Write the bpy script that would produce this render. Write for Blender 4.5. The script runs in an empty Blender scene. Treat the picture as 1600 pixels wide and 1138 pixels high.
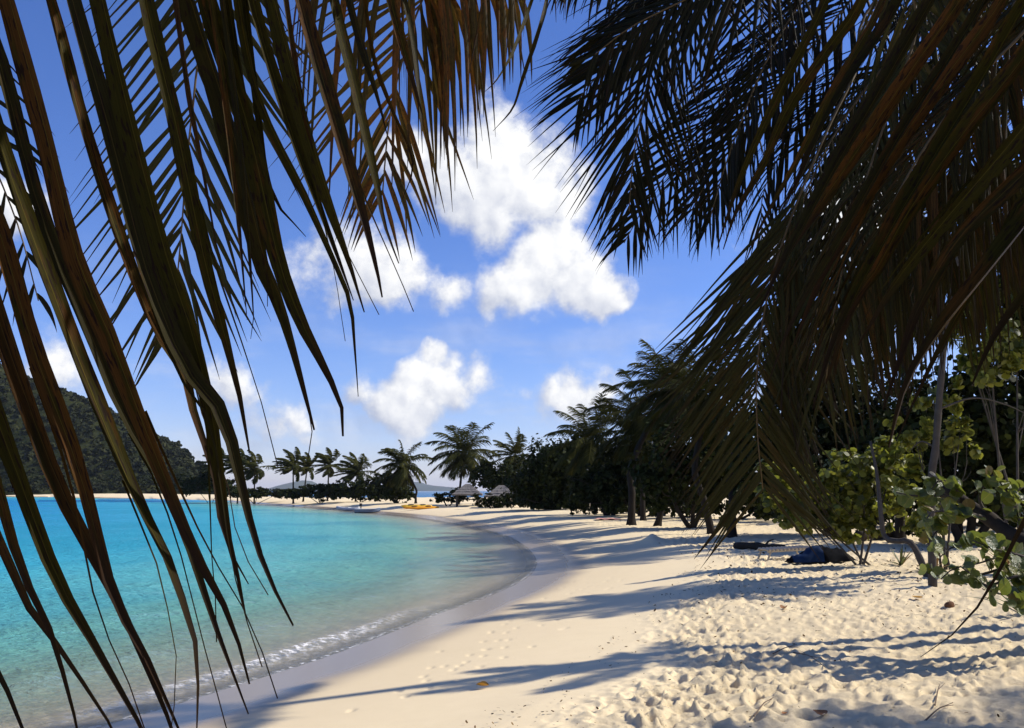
import bpy, math, random
import numpy as np
from mathutils import Vector, Matrix
R = math.radians
random.seed(7); rng = np.random.default_rng(7)
C = bpy.context.scene.collection
sc = bpy.context.scene

# ------------------------------------------------------------------ camera
F, CX, CY = 1400.0, 800.0, 569.0            # photograph pixels
CAM_Z = 2.35
PITCH = math.atan((767 - CY) / F)
cd = bpy.data.cameras.new('camera'); cam = bpy.data.objects.new('camera', cd); C.objects.link(cam)
cam.location = (0, 0, CAM_Z); cam.rotation_euler = (math.pi / 2 + PITCH, 0, 0)
cd.sensor_width = 36; cd.lens = 36 * F / 1600; cd.clip_start = 0.05; cd.clip_end = 40000
sc.camera = cam
def pdir(px, py):
    u, v = (px - CX) / F, (CY - py) / F
    cp, sp = math.cos(PITCH), math.sin(PITCH)
    return np.array([u, cp - v * sp, sp + v * cp])
def at(px, py, Y):                            # point seen at a pixel, Y metres ahead
    d = pdir(px, py)
    return np.array([0, 0, CAM_Z]) + d * (Y / d[1])
def onz(px, py, z):                           # point seen at a pixel, at height z
    d = pdir(px, py)
    return np.array([0, 0, CAM_Z]) + d * ((z - CAM_Z) / d[2])

# ------------------------------------------------------------------ sun, sky, exposure
SUN_EL, SUN_AZ = R(40), math.atan2(1.0, 0.16)  # azimuth from +Y towards +X
SUN = Vector((math.sin(SUN_AZ) * math.cos(SUN_EL), math.cos(SUN_AZ) * math.cos(SUN_EL), math.sin(SUN_EL)))
sl = bpy.data.lights.new('sun', 'SUN'); sl.energy = 4.8; sl.angle = R(0.8); sl.color = (1, 0.94, 0.83)
so = bpy.data.objects.new('sun', sl); C.objects.link(so)
so.rotation_euler = (-SUN).to_track_quat('-Z', 'Y').to_euler(); so.location = (30, 5, 30)
sc.view_settings.view_transform = 'Standard'; sc.view_settings.look = 'None'
sc.view_settings.exposure = 0.34; sc.view_settings.gamma = 1.0
sc.render.engine = 'CYCLES'
sc.cycles.max_bounces = 8; sc.cycles.diffuse_bounces = 2; sc.cycles.glossy_bounces = 3
sc.cycles.transparent_max_bounces = 10; sc.cycles.volume_bounces = 0

class NT:                                     # small node helper
    def __init__(s, tree): s.t = tree; s.n = tree.nodes; s.l = tree.links; s.n.clear()
    def new(s, typ, ins=None, **kw):
        n = s.n.new(typ)
        for k, v in kw.items(): setattr(n, k, v)
        for k, v in (ins or {}).items(): s.set(n.inputs[k], v)
        return n
    def set(s, sock, v):
        if isinstance(v, bpy.types.Node): v = v.outputs[0]
        if isinstance(v, bpy.types.NodeSocket): s.l.new(v, sock)
        else: sock.default_value = v
    def math(s, op, a, b=0.0, c=0.0, clamp=False):
        n = s.new('ShaderNodeMath', operation=op, use_clamp=clamp)
        s.set(n.inputs[0], a); s.set(n.inputs[1], b); s.set(n.inputs[2], c); return n.outputs[0]
    def vmath(s, op, a, b=(0, 0, 0)):
        n = s.new('ShaderNodeVectorMath', operation=op)
        s.set(n.inputs[0], a); s.set(n.inputs[1], b)
        return n.outputs['Value'] if op in ('LENGTH', 'DISTANCE', 'DOT_PRODUCT') else n.outputs[0]
    def scale(s, a, k):
        n = s.new('ShaderNodeVectorMath', operation='SCALE'); s.set(n.inputs[0], a); s.set(n.inputs['Scale'], k); return n.outputs[0]
    def ramp(s, x, a, b, lo=0.0, hi=1.0, smooth=True):
        n = s.new('ShaderNodeMapRange', interpolation_type='SMOOTHSTEP' if smooth else 'LINEAR')
        for k, v in zip(('Value', 'From Min', 'From Max', 'To Min', 'To Max'), (x, a, b, lo, hi)): s.set(n.inputs[k], v)
        return n.outputs[0]
    def mix(s, f, a, b, typ='MIX'):
        n = s.new('ShaderNodeMix', data_type='RGBA', blend_type=typ)
        s.set(n.inputs[0], f); s.set(n.inputs[6], c4(a)); s.set(n.inputs[7], c4(b)); return n.outputs[2]
    def noise(s, vec, scale, detail=4, rough=0.5, dist=0.0):
        n = s.new('ShaderNodeTexNoise', {'Scale': scale, 'Detail': detail, 'Roughness': rough, 'Distortion': dist})
        if vec is not None: s.set(n.inputs['Vector'], vec)
        return n.outputs[0]
def c4(c): return (*c, 1.0) if isinstance(c, tuple) and len(c) == 3 else c

def unit_(v): return v / np.linalg.norm(v)
W = bpy.data.worlds.new('World'); sc.world = W; W.use_nodes = True
def build_world():
    t = NT(W.node_tree)
    d = t.new('ShaderNodeTexCoord').outputs['Generated']
    sky = t.new('ShaderNodeTexSky', sky_type='NISHITA', sun_disc=False, sun_elevation=SUN_EL, sun_rotation=SUN_AZ,
                altitude=0.0, air_density=1.0, dust_density=0.1, ozone_density=4.0)
    skyc = t.mix(1.0, t.new('ShaderNodeHueSaturation', {'Color': sky.outputs[0], 'Saturation': 1.14}).outputs[0], (0.75, 0.715, 0.99), 'MULTIPLY')
    # cumulus: soft lobes at fixed directions, broken up by noise
    nvec = t.new('ShaderNodeTexNoise', {'Scale': 10.0, 'Detail': 3.0, 'Roughness': 0.58}); t.set(nvec.inputs['Vector'], d)
    warp = t.vmath('SUBTRACT', nvec.outputs['Color'], (0.5, 0.5, 0.5))
    dw = t.vmath('MULTIPLY', t.vmath('ADD', d, t.scale(warp, 0.085)), (1, 1, 1.12))
    blobs = [(780,225,78,1),(725,280,85,1),(810,290,80,1),(650,240,62,.8),(870,300,62,.85),(760,335,60,.8),
             (850,395,62,1.15),(835,440,75,1.15),(905,440,60,1.15),(780,450,50,.9),(935,465,40,1),
             (560,415,75,.75),(620,435,62,.85),(690,455,48,.75),(495,405,60,.6),
             (672,552,34,1),(655,585,44,1),(640,612,48,.95),(700,600,62,.72),(612,642,48,1),(660,650,48,1),(560,610,40,.5),(740,600,44,.6),
             (890,610,56,.9),(935,605,48,.85),(845,612,46,.7),(900,640,44,.7),
             (370,605,44,.7),(90,570,60,.75),(450,662,40,.6),(475,692,28,.6),(20,320,60,.6),(1330,350,120,.8)]
    f = None; num = 0.0; den = 0.001; sv = np.array([.55, 0, .83]); ds = t.vmath('DOT_PRODUCT', d, tuple(sv))
    for (x, y, r, w) in blobs:
        p = pdir(x, y); p = p / np.linalg.norm(p)
        dist = t.vmath('DISTANCE', dw, (p[0], p[1], p[2]*1.12))
        v = t.math('MULTIPLY_ADD', dist, -w/(r/F*1.3), w)
        vp = t.math('MAXIMUM', v, 0.0); rr = r/F*1.3
        num = t.math('MULTIPLY_ADD', vp, t.math('MULTIPLY_ADD', ds, 1/rr, -float(p @ sv)/rr), num); den = t.math('ADD', vp, den)
        if f is None: f = v
        else:
            n = t.new('ShaderNodeMath', operation='SMOOTH_MAX'); t.set(n.inputs[0], f); t.set(n.inputs[1], v); n.inputs[2].default_value = 0.12
            f = n.outputs[0]
    # scattered cumulus over the rest of the sky, thicker low down
    z = t.new('ShaderNodeSeparateXYZ', {0: d}).outputs[2]
    proj = t.vmath('DIVIDE', d, t.new('ShaderNodeCombineXYZ', {0: t.math('ADD', t.math('ABSOLUTE', z), .18), 1: t.math('ADD', t.math('ABSOLUTE', z), .18), 2: 1.0}).outputs[0])
    gen = t.noise(t.vmath('ADD', proj, (3.7, 1.9, 0)), 1.6, 5, 0.55)
    gen = t.math('MULTIPLY', t.math('SUBTRACT', gen, t.ramp(z, 0.0, 0.25, 0.50, 0.545)), 2.6)
    ctr = unit_(pdir(700, 420))
    gen = t.math('SUBTRACT', gen, t.ramp(t.vmath('DOT_PRODUCT', d, tuple(ctr)), math.cos(R(44)), math.cos(R(30)), 0.0, 1.2))
    f = t.math('MAXIMUM', f, gen)
    fb = t.noise(d, 17.0, 7, 0.62)
    F2 = t.math('ADD', f, t.math('MULTIPLY', t.math('SUBTRACT', fb, 0.5), 1.25))
    dens = t.ramp(F2, 0.06, 0.54)
    # thin veil close to the horizon
    veil = t.math('MULTIPLY', t.ramp(t.noise(t.vmath('MULTIPLY', d, (1, 1, 4.0)), 5.0, 6, .6), .42, .72), t.ramp(z, 0.30, 0.02, 0.0, 0.62))
    dens = t.math('MAXIMUM', dens, veil)
    off = t.vmath('ADD', d, tuple(SUN * 0.012))
    rel = t.math('SUBTRACT', fb, t.noise(off, 17.0, 2, 0.60))
    hl = t.ramp(t.math('DIVIDE', num, den), -.55, .30, 0.0, 1.0)
    lit = t.math('ADD', t.math('MULTIPLY', t.ramp(F2, 0.1, 0.75, 0.35, 1.0), t.math('MULTIPLY_ADD', hl, .62, .38)), t.math('MULTIPLY', rel, 2.0), clamp=True)
    cc = t.mix(lit, (3.0, 3.3, 4.2), (6.5, 6.5, 6.5))
    col = t.mix(dens, skyc, cc)
    bg = t.new('ShaderNodeBackground', {'Color': col, 'Strength': 0.13})
    o = t.new('ShaderNodeOutputWorld'); t.l.new(bg.outputs[0], o.inputs[0])
build_world()
W.cycles.sampling_method = 'MANUAL'; W.cycles.sample_map_resolution = 256

# ------------------------------------------------------------------ object helpers
ORG = {}
def tag(o, label=None, cat=None, group=None, kind=None):
    for k, v in (('label', label), ('category', cat), ('group', group), ('kind', kind)):
        if v: o[k] = v
    return o
def thing(name, label, cat, loc, group=None):
    o = bpy.data.objects.new(name, None); C.objects.link(o); o.location = tuple(map(float, loc)); o.empty_display_size = .2
    ORG[o.name] = np.array(loc, float); return tag(o, label, cat, group)
def mesh_of(name, V, faces, mat, smooth=False, attrs=None):
    V = np.asarray(V, np.float32)
    m = bpy.data.meshes.new(name)
    if isinstance(faces, np.ndarray):
        n, k = faces.shape
        m.vertices.add(len(V)); m.vertices.foreach_set('co', V.ravel())
        m.loops.add(n * k); m.loops.foreach_set('vertex_index', faces.astype(np.int32).ravel())
        m.polygons.add(n); m.polygons.foreach_set('loop_start', np.arange(0, n * k, k, dtype=np.int32))
        m.update(calc_edges=True)
    else:
        m.from_pydata(V.tolist(), [], faces)
    if smooth: m.polygons.foreach_set('use_smooth', np.ones(len(m.polygons), bool))
    for k, v in (attrs or {}).items():
        a = m.attributes.new(k, 'FLOAT', 'POINT'); a.data.foreach_set('value', np.asarray(v, np.float32))
    if mat: m.materials.append(mat)
    return m
def part(name, V, faces, mat, parent=None, smooth=False, attrs=None, kind=None, label=None):
    """mesh object from world-space vertices, child of a thing or of a part"""
    V = np.asarray(V, float)
    org = ORG[parent.name] if parent is not None else np.zeros(3)
    o = bpy.data.objects.new(name, mesh_of(name, V - org, faces, mat, smooth, attrs)); C.objects.link(o)
    if parent is not None: o.parent = parent
    ORG[o.name] = org
    if kind: o['kind'] = kind
    if label: o['label'] = label
    return o
def unit(v): v = np.asarray(v, float); return v / (np.linalg.norm(v) + 1e-12)
def spline(P, n):
    """Catmull-Rom through points P, n samples, roughly even in length"""
    P = np.asarray(P, float); Q = np.vstack([2 * P[0] - P[1], P, 2 * P[-1] - P[-2]])
    seg = len(P) - 1; out = []
    for i in range(seg):
        a, b, c, d = Q[i:i + 4]
        for t in np.linspace(0, 1, 12, endpoint=False):
            out.append(.5 * ((2*b) + (-a + c)*t + (2*a - 5*b + 4*c - d)*t*t + (-a + 3*b - 3*c + d)*t**3))
    out.append(P[-1]); out = np.array(out)
    L = np.concatenate([[0], np.cumsum(np.linalg.norm(np.diff(out, axis=0), axis=1))])
    s = np.linspace(0, L[-1], n)
    return np.stack([np.interp(s, L, out[:, k]) for k in range(out.shape[1])], 1)
class MB:
    """collects several shapes into one mesh"""
    def __init__(s): s.v = []; s.f = []; s.n = 0
    def add(s, V, Fc):
        s.v.append(np.asarray(V, float)); s.f += [tuple(i + s.n for i in f) for f in Fc]; s.n += len(V); return s
    def tube(s, P, r, k=8, cap=True):
        P = np.asarray(P, float); n = len(P); r = np.broadcast_to(np.asarray(r, float), (n,))
        T = np.gradient(P, axis=0); V = []
        ref = np.array([0, 0, 1.0]) if abs(unit(T[0])[2]) < .9 else np.array([1.0, 0, 0])
        for i in range(n):
            t = unit(T[i]); a = unit(np.cross(ref, t)); b = np.cross(t, a); ref = np.cross(t, a) if False else ref
            for j in range(k):
                th = 2 * math.pi * j / k; V.append(P[i] + r[i] * (math.cos(th) * a + math.sin(th) * b))
        Fc = [(i*k + j, i*k + (j+1) % k, (i+1)*k + (j+1) % k, (i+1)*k + j) for i in range(n-1) for j in range(k)]
        if cap: Fc += [tuple(range(k-1, -1, -1)), tuple(range((n-1)*k, n*k))]
        return s.add(V, Fc)
    def box(s, c, size, rz=0, rx=0):
        M = Matrix.Rotation(rz, 3, 'Z') @ Matrix.Rotation(rx, 3, 'X')
        V = [np.array(M @ Vector((x*size[0]/2, y*size[1]/2, z*size[2]/2))) + np.asarray(c) for x in (-1, 1) for y in (-1, 1) for z in (-1, 1)]
        return s.add(V, [(0,1,3,2), (4,6,7,5), (0,4,5,1), (2,3,7,6), (0,2,6,4), (1,5,7,3)])
    def loft(s, rings, closed=True, cap=True):
        k = len(rings[0]); V = np.vstack(rings); n = len(rings); Fc = []
        for i in range(n-1):
            for j in range(k if closed else k-1):
                Fc.append((i*k + j, i*k + (j+1) % k, (i+1)*k + (j+1) % k, (i+1)*k + j))
        if cap and closed: Fc += [tuple(range(k-1, -1, -1)), tuple(range((n-1)*k, n*k))]
        return s.add(V, Fc)
    def build(s, name, mat, parent=None, smooth=False, **kw):
        return part(name, np.vstack(s.v), s.f, mat, parent, smooth, **kw)

# ------------------------------------------------------------------ materials
def material(name):
    m = bpy.data.materials.new(name); m.use_nodes = True; t = NT(m.node_tree)
    out = t.new('ShaderNodeOutputMaterial'); return m, t, out
def finish(t, out, col, rough=.7, bump=None, strength=.3, dist=.02, trans=None, spec=.3, tfac=.3):
    b = t.new('ShaderNodeBsdfPrincipled', {'Base Color': c4(col), 'Roughness': rough, 'Specular IOR Level': spec})
    if bump is not None:
        n = t.new('ShaderNodeBump', {'Height': bump, 'Strength': strength, 'Distance': dist}); t.l.new(n.outputs[0], b.inputs['Normal'])
    sh = b.outputs[0]
    if trans is not None:
        tr = t.new('ShaderNodeBsdfTranslucent', {'Color': c4(trans)})
        mx = t.new('ShaderNodeMixShader', {0: tfac}); t.l.new(sh, mx.inputs[1]); t.l.new(tr.outputs[0], mx.inputs[2]); sh = mx.outputs[0]
    t.l.new(sh, out.inputs[0]); return b
def attr(t, n): return t.new('ShaderNodeAttribute', attribute_name=n).outputs['Fac']
def simple(name, col, rough=.7, var=.25, scale=6.0, spec=.3, bstr=.2):
    m, t, out = material(name)
    co = t.new('ShaderNodeTexCoord').outputs['Object']; n = t.noise(co, scale, 5, .6)
    dark = tuple(c * (1 - var) for c in col); lite = tuple(min(1, c * (1 + var)) for c in col)
    finish(t, out, t.mix(n, dark, lite), rough, n, bstr, .01, spec=spec); return m
def leaf_mat(name, cols, rough=.5, trans=(.3, .3, .05), tfac=.25, spec=.35):
    """leaves in a crown: tone differs from leaf to leaf (rnd) and from clump to clump"""
    m, t, out = material(name)
    co = t.new('ShaderNodeNewGeometry').outputs['Position']
    r = t.math('ADD', t.math('MULTIPLY', attr(t, 'rnd'), .75), t.math('MULTIPLY', t.noise(co, .9, 3), .5))
    cr = t.new('ShaderNodeValToRGB', {0: r}); e = cr.color_ramp.elements
    while len(e) < len(cols): e.new(.5)
    for i, c in enumerate(cols): e[i].position = .15 + .85 * i / (len(cols) - 1); e[i].color = (*c, 1)
    finish(t, out, cr.outputs[0], rough, trans=t.mix(.5, cr.outputs[0], trans), tfac=tfac, spec=spec); return m
def blade_mat(name, green, rust, edge, patch=.5, tfac=.2, spec=.4):
    """palm leaflets: fibrous streaks, rust patches, dark speckles, dry tip"""
    m, t, out = material(name)
    al, ac = attr(t, 'along'), attr(t, 'across')
    pos = t.new('ShaderNodeNewGeometry').outputs['Position']
    rnd = attr(t, 'rnd')
    v = t.new('ShaderNodeCombineXYZ', {0: t.math('MULTIPLY', ac, 1.3), 1: t.math('MULTIPLY', al, 9.0), 2: t.math('MULTIPLY', rnd, 60.0)}).outputs[0]
    n1 = t.noise(v, 1.0, 5, .62)
    streak = t.ramp(t.noise(t.vmath('MULTIPLY', v, (9.0, .25, 1.0)), 1.0, 4, .6), .35, .65)
    sp = t.noise(t.vmath('MULTIPLY', v, (2.2, 2.6, 1.0)), 1.6, 3, .5)
    f = t.ramp(t.math('ADD', n1, t.math('MULTIPLY', t.math('SUBTRACT', rnd, .5), .35)), patch - .08, patch + .10)
    col = t.mix(f, green, rust)
    col = t.mix(t.math('MULTIPLY', streak, .55), col, tuple(c * .3 for c in green))
    col = t.mix(t.math('MULTIPLY', t.ramp(sp, .56, .62), .92), col, (.012, .006, .004))
    col = t.mix(t.ramp(t.math('ABSOLUTE', ac), .0, .07, .55, 0), col, edge)
    col = t.mix(t.math('MULTIPLY', t.ramp(t.math('ADD', al, t.math('MULTIPLY', rnd, .12)), .80, .95), .9), col, (.018, .010, .006))
    finish(t, out, col, .5, streak, .25, .002, trans=t.mix(.4, col, edge), tfac=tfac, spec=spec); return m

def sand_material():
    m, t, out = material('sand')
    pos = t.new('ShaderNodeNewGeometry').outputs['Position']
    sh, tr = attr(t, 'shore'), attr(t, 'trample')
    big = t.noise(pos, .35, 5, .6); mid = t.noise(pos, 3.0, 6, .65); fine = t.noise(pos, 60.0, 4, .7); grain = t.noise(pos, 500.0, 2, .6)
    dry = t.mix(t.math('ADD', t.math('MULTIPLY', mid, .6), t.math('MULTIPLY', fine, .4)), (.69, .555, .340), (.84, .695, .450))
    dry = t.mix(t.math('MULTIPLY', t.ramp(big, .4, .7), .35), dry, (.77, .62, .40))
    # leaf and weed crumbs along the old tide line and under the trees
    crumbs = t.math('MULTIPLY', t.ramp(t.noise(pos, 26.0, 3, .7), .62, .70), t.ramp(attr(t, 'litter'), 0, 1, 0, .75))
    dry = t.mix(crumbs, dry, (.10, .065, .035))
    wetf = t.ramp(t.math('ADD', sh, t.math('MULTIPLY', t.math('SUBTRACT', t.noise(pos, .5, 3), .5), .5)), 1.0, 1.9, 1.0, 0.0)
    damp = t.ramp(sh, 1.6, 4.5, .35, 0.0)
    col = t.mix(damp, dry, (.56, .44, .27))
    col = t.mix(wetf, col, (.29, .225, .145))
    col = t.mix(t.ramp(sh, -.9, -.05, 1.0, 0.0), col, (.66, .53, .36))
    rough = t.math('SUBTRACT', .92, t.math('MULTIPLY', wetf, .68))
    spec = t.math('ADD', .08, t.math('MULTIPLY', wetf, .42))
    hh = t.math('ADD', t.math('MULTIPLY', fine, .5), t.math('MULTIPLY', grain, .2))
    hh = t.math('ADD', hh, t.math('MULTIPLY', mid, .9))
    b = t.new('ShaderNodeBsdfPrincipled', {'Base Color': col, 'Roughness': rough, 'Specular IOR Level': spec})
    bp = t.new('ShaderNodeBump', {'Height': hh, 'Strength': t.math('MULTIPLY', t.math('SUBTRACT', 1.0, wetf), t.ramp(tr, 0, 1, .15, .75)), 'Distance': .04})
    t.l.new(bp.outputs[0], b.inputs['Normal']); t.l.new(b.outputs[0], out.inputs[0]); return m
def water_material():
    """clear water over sand: more of its own turquoise the deeper it is, fresnel reflection, foam at the very edge"""
    m, t, out = material('sea_water')
    pos = t.new('ShaderNodeNewGeometry').outputs['Position']
    dep, sh = attr(t, 'depth'), attr(t, 'shore')
    own = t.new('ShaderNodeValToRGB', {0: t.math('DIVIDE', dep, 5.0)}); e = own.color_ramp.elements
    for i, (p, c) in enumerate([(0, (.36, .58, .44)), (.07, (.19, .53, .44)), (.20, (.060, .42, .54)), (.45, (.024, .25, .55)), (1, (.006, .10, .30))]):
        if i > 1: e.new(p)
    for i, (p, c) in enumerate([(0, (.36, .58, .44)), (.07, (.19, .53, .44)), (.20, (.060, .42, .54)), (.45, (.024, .25, .55)), (1, (.006, .10, .30))]):
        e[i].position = p; e[i].color = (*c, 1)
    pch = t.ramp(t.noise(pos, .06, 4, .6), .42, .62)
    body = t.mix(t.math('MULTIPLY', pch, .55), own.outputs[0], (.022, .30, .42))
    opac = t.math('SUBTRACT', 1.0, t.math('EXPONENT', t.math('MULTIPLY', t.math('MAXIMUM', t.math('SUBTRACT', dep, .05), 0.0), -3.0)))
    s2 = t.vmath('MULTIPLY', pos, (1.0, 1.6, 1.0))
    h = t.math('ADD', t.math('MULTIPLY', t.noise(s2, 1.0, 3, .6, .4), .9), t.math('MULTIPLY', t.noise(s2, 4.0, 4, .65, .6), .6))
    bp = t.new('ShaderNodeBump', {'Height': h, 'Strength': .9, 'Distance': .24})
    nrm = bp.outputs[0]
    dif = t.new('ShaderNodeBsdfDiffuse', {'Color': body}); t.l.new(nrm, dif.inputs['Normal'])
    tra = t.new('ShaderNodeBsdfTransparent', {'Color': (.93, .97, .95, 1)})
    mx = t.new('ShaderNodeMixShader', {0: opac}); t.l.new(tra.outputs[0], mx.inputs[1]); t.l.new(dif.outputs[0], mx.inputs[2])
    gl = t.new('ShaderNodeBsdfGlossy', {'Roughness': .07, 'Color': (.9, .9, .9, 1)}); t.l.new(nrm, gl.inputs['Normal'])
    fr = t.new('ShaderNodeFresnel', {'IOR': 1.33}); t.l.new(nrm, fr.inputs['Normal'])
    m2 = t.new('ShaderNodeMixShader', {0: t.math('MULTIPLY', fr.outputs[0], .66)}); t.l.new(mx.outputs[0], m2.inputs[1]); t.l.new(gl.outputs[0], m2.inputs[2])
    # foam
    fn = t.noise(pos, 9.0, 6, .7); fn2 = t.noise(pos, .45, 3, .5)
    fm = t.math('MULTIPLY', attr(t, 'foam'), t.ramp(fn, .47, .62))
    fd = t.new('ShaderNodeBsdfDiffuse', {'Color': (.82, .80, .78, 1)})
    m3 = t.new('ShaderNodeMixShader', {0: t.math('MINIMUM', fm, .92)}); t.l.new(m2.outputs[0], m3.inputs[1]); t.l.new(fd.outputs[0], m3.inputs[2])
    t.l.new(m3.outputs[0], out.inputs[0]); return m
M = {}
M['sand'] = sand_material(); M['water'] = water_material()
M['blade_near'] = blade_mat('near_leaflet', (.030, .025, .003), (.072, .029, .006), (.12, .095, .014), .555, .05, .03)
M['blade_rust'] = blade_mat('rusty_leaflet', (.024, .020, .004), (.064, .028, .006), (.11, .075, .016), .57, .06, .04)
M['blade_green'] = blade_mat('green_leaflet', (.011, .012, .0025), (.026, .014, .003), (.06, .050, .010), .62, .08, .08)
M['blade_olive'] = blade_mat('olive_leaflet', (.033, .032, .005), (.060, .036, .007), (.10, .080, .016), .60, .12, .10)
M['blade_gold'] = blade_mat('golden_leaflet', (.060, .042, .008), (.16, .055, .008), (.16, .10, .02), .50, .35, .10)
M['rachis'] = simple('rachis', (.085, .055, .018), .55, .35, 8)
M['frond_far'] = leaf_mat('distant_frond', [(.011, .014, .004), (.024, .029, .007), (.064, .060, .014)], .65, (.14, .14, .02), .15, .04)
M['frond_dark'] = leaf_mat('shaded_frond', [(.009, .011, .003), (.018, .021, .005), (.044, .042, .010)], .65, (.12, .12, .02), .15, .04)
M['trunk'] = simple('palm_trunk', (.024, .020, .016), .9, .45, 5, .1, .8)
M['bark'] = simple('bark', (.072, .063, .053), .9, .5, 7, .1, .8)
M['bark_dark'] = simple('dark_bark', (.035, .028, .022), .9, .5, 7, .1, .8)
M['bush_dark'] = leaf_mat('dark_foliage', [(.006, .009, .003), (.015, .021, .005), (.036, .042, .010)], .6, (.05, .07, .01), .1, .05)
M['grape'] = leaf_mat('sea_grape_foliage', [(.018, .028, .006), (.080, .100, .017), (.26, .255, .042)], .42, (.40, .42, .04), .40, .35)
M['scrub'] = leaf_mat('hill_scrub', [(.008, .011, .004), (.018, .022, .007), (.040, .042, .012)], .8, (.05, .05, .01), .05, .1)

# ------------------------------------------------------------------ land outline and heights
shore_px = [(140,1138),(275,1098),(390,1062),(500,1028),(600,990),(680,958),(745,938),(814,908),(834,888),(833,870),(812,848),
            (780,833),(720,820),(650,808),(560,800),(490,793.5),(400,787),(330,781.5),(240,777)]
S = [tuple(onz(x, y, 0)[:2]) for x, y in shore_px]
S = [(-60, -160), (-14, -22), (-8.6, -2), (-6.4, 4.2)] + S
fx, fy = S[-1]
far = [(-230, 400), (-330, 420), (-600, 430), (-900, 600), (-700, 900), (-330, 800), (-190, 560), (-130, 420), (-70, 290), (-38, 215), (10, 215), (60, 235), (160, 300), (500, 320), (700, -100), (200, -400)]
POLY = np.array([p for p in S if p[1] < 330] + far)
def smooth_poly(P, it=2):
    for _ in range(it):
        Q = np.roll(P, -1, 0); P = np.stack([.75*P + .25*Q, .25*P + .75*Q], 1).reshape(-1, 2)
    return P
POLY = smooth_poly(POLY, 2)
def shore(x, y):
    """signed distance to the coast, positive on land"""
    x = np.atleast_1d(np.asarray(x, float)).ravel(); y = np.atleast_1d(np.asarray(y, float)).ravel()
    best = np.full(len(x), 1e18); inside = np.zeros(len(x), bool)
    A, B = POLY, np.roll(POLY, -1, 0)
    for (ax, ay), (bx, by) in zip(A, B):
        dx, dy = bx - ax, by - ay; L2 = dx*dx + dy*dy + 1e-12
        t = np.clip(((x - ax)*dx + (y - ay)*dy) / L2, 0, 1)
        d = (x - ax - t*dx)**2 + (y - ay - t*dy)**2
        np.minimum(best, d, out=best)
        if ay != by:
            c = ((ay > y) != (by > y)) & (x < dx * (y - ay) / dy + ax); inside ^= c
    return np.where(inside, np.sqrt(best), -np.sqrt(best))
def vnoise(x, y, seed=0):
    """smooth value noise, 0..1"""
    r = np.random.default_rng(seed); g = r.random((256, 256))
    xi, yi = np.floor(x).astype(int), np.floor(y).astype(int); fx, fy = x - xi, y - yi
    fx = fx*fx*(3 - 2*fx); fy = fy*fy*(3 - 2*fy)
    a = g[xi % 256, yi % 256]; b = g[(xi+1) % 256, yi % 256]; c = g[xi % 256, (yi+1) % 256]; d = g[(xi+1) % 256, (yi+1) % 256]
    return (a*(1-fx) + b*fx)*(1-fy) + (c*(1-fx) + d*fx)*fy
def fbm(x, y, seed=0, o=4):
    return sum(vnoise(x*2**i, y*2**i, seed+i) * .5**(i+1) for i in range(o)) / (1 - .5**o)
def hgt(x, y, s):
    land = .105*np.clip(s, 0, 4.6) + .05*np.clip(s - 4.6, 0, 5) + .012*np.clip(s - 9.6, 0, 30)
    land = land + .10*np.exp(-((s - 5.4)/1.1)**2)*np.clip(fbm(x*.25, y*.25, 5, 2)*1.6 - .3, 0, 1)
    land = land + (fbm(x*.35, y*.35, 11, 3) - .5)*.22*np.clip((s - 4.5)/5, 0, 1)
    d = -s
    sea = -(.075*np.clip(d, 0, 8) + .05*np.clip(d - 8, 0, 40) + .02*np.clip(d - 48, 0, 200))
    sea = np.where((y > 190) & (x > -170 + (y < 300)*60), np.maximum(sea*4 - 1, -8.0), sea)
    return np.where(s > 0, land, sea)
def ground(x, y):
    s = shore(x, y); return float(hgt(np.array([x]), np.array([y]), s)[0])
def gp(px, py):
    """point of the sand seen at a pixel"""
    z = .9
    for _ in range(12):
        p = onz(px, py, z); z = .5*z + .5*ground(p[0], p[1])
    return np.array([p[0], p[1], ground(p[0], p[1])])
def onground(x, y): return np.array([x, y, ground(x, y)])

def footprint_tile(n=1024, size=6.0, count=1700, seed=3):
    r = np.random.default_rng(seed); H = np.zeros((n, n)); px = n / size
    for _ in range(count):
        a = r.uniform(.045, .125)*px; b = a*r.uniform(.4, .85); th = r.uniform(0, math.pi); dep = r.uniform(.5, 1.25)
        w = int(a*2.4); cx, cy = r.integers(0, n, 2)
        g = np.arange(-w, w+1); X, Y = np.meshgrid(g, g, indexing='ij')
        u = (X*math.cos(th) + Y*math.sin(th))/a; v = (-X*math.sin(th) + Y*math.cos(th))/b
        q = u*u + v*v
        st = -dep*np.exp(-q*q*1.2)*(1 + .35*u) + .55*dep*np.exp(-((np.sqrt(q) - 1.35)/.38)**2)*(1 + .5*v)
        ix = (cx + g) % n; iy = (cy + g) % n
        H[np.ix_(ix, iy)] = H[np.ix_(ix, iy)]*(1 - .75*np.exp(-q*1.0)) + st
    return H
TILE = footprint_tile()
def tile_at(x, y, size=6.0):
    n = TILE.shape[0]; u = x/size*n; v = y/size*n
    i, j = np.floor(u).astype(int), np.floor(v).astype(int); fu, fv = u - i, v - j
    g = lambda a, b: TILE[a % n, b % n]
    return (g(i, j)*(1-fu) + g(i+1, j)*fu)*(1-fv) + (g(i, j+1)*(1-fu) + g(i+1, j+1)*fu)*fv

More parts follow.
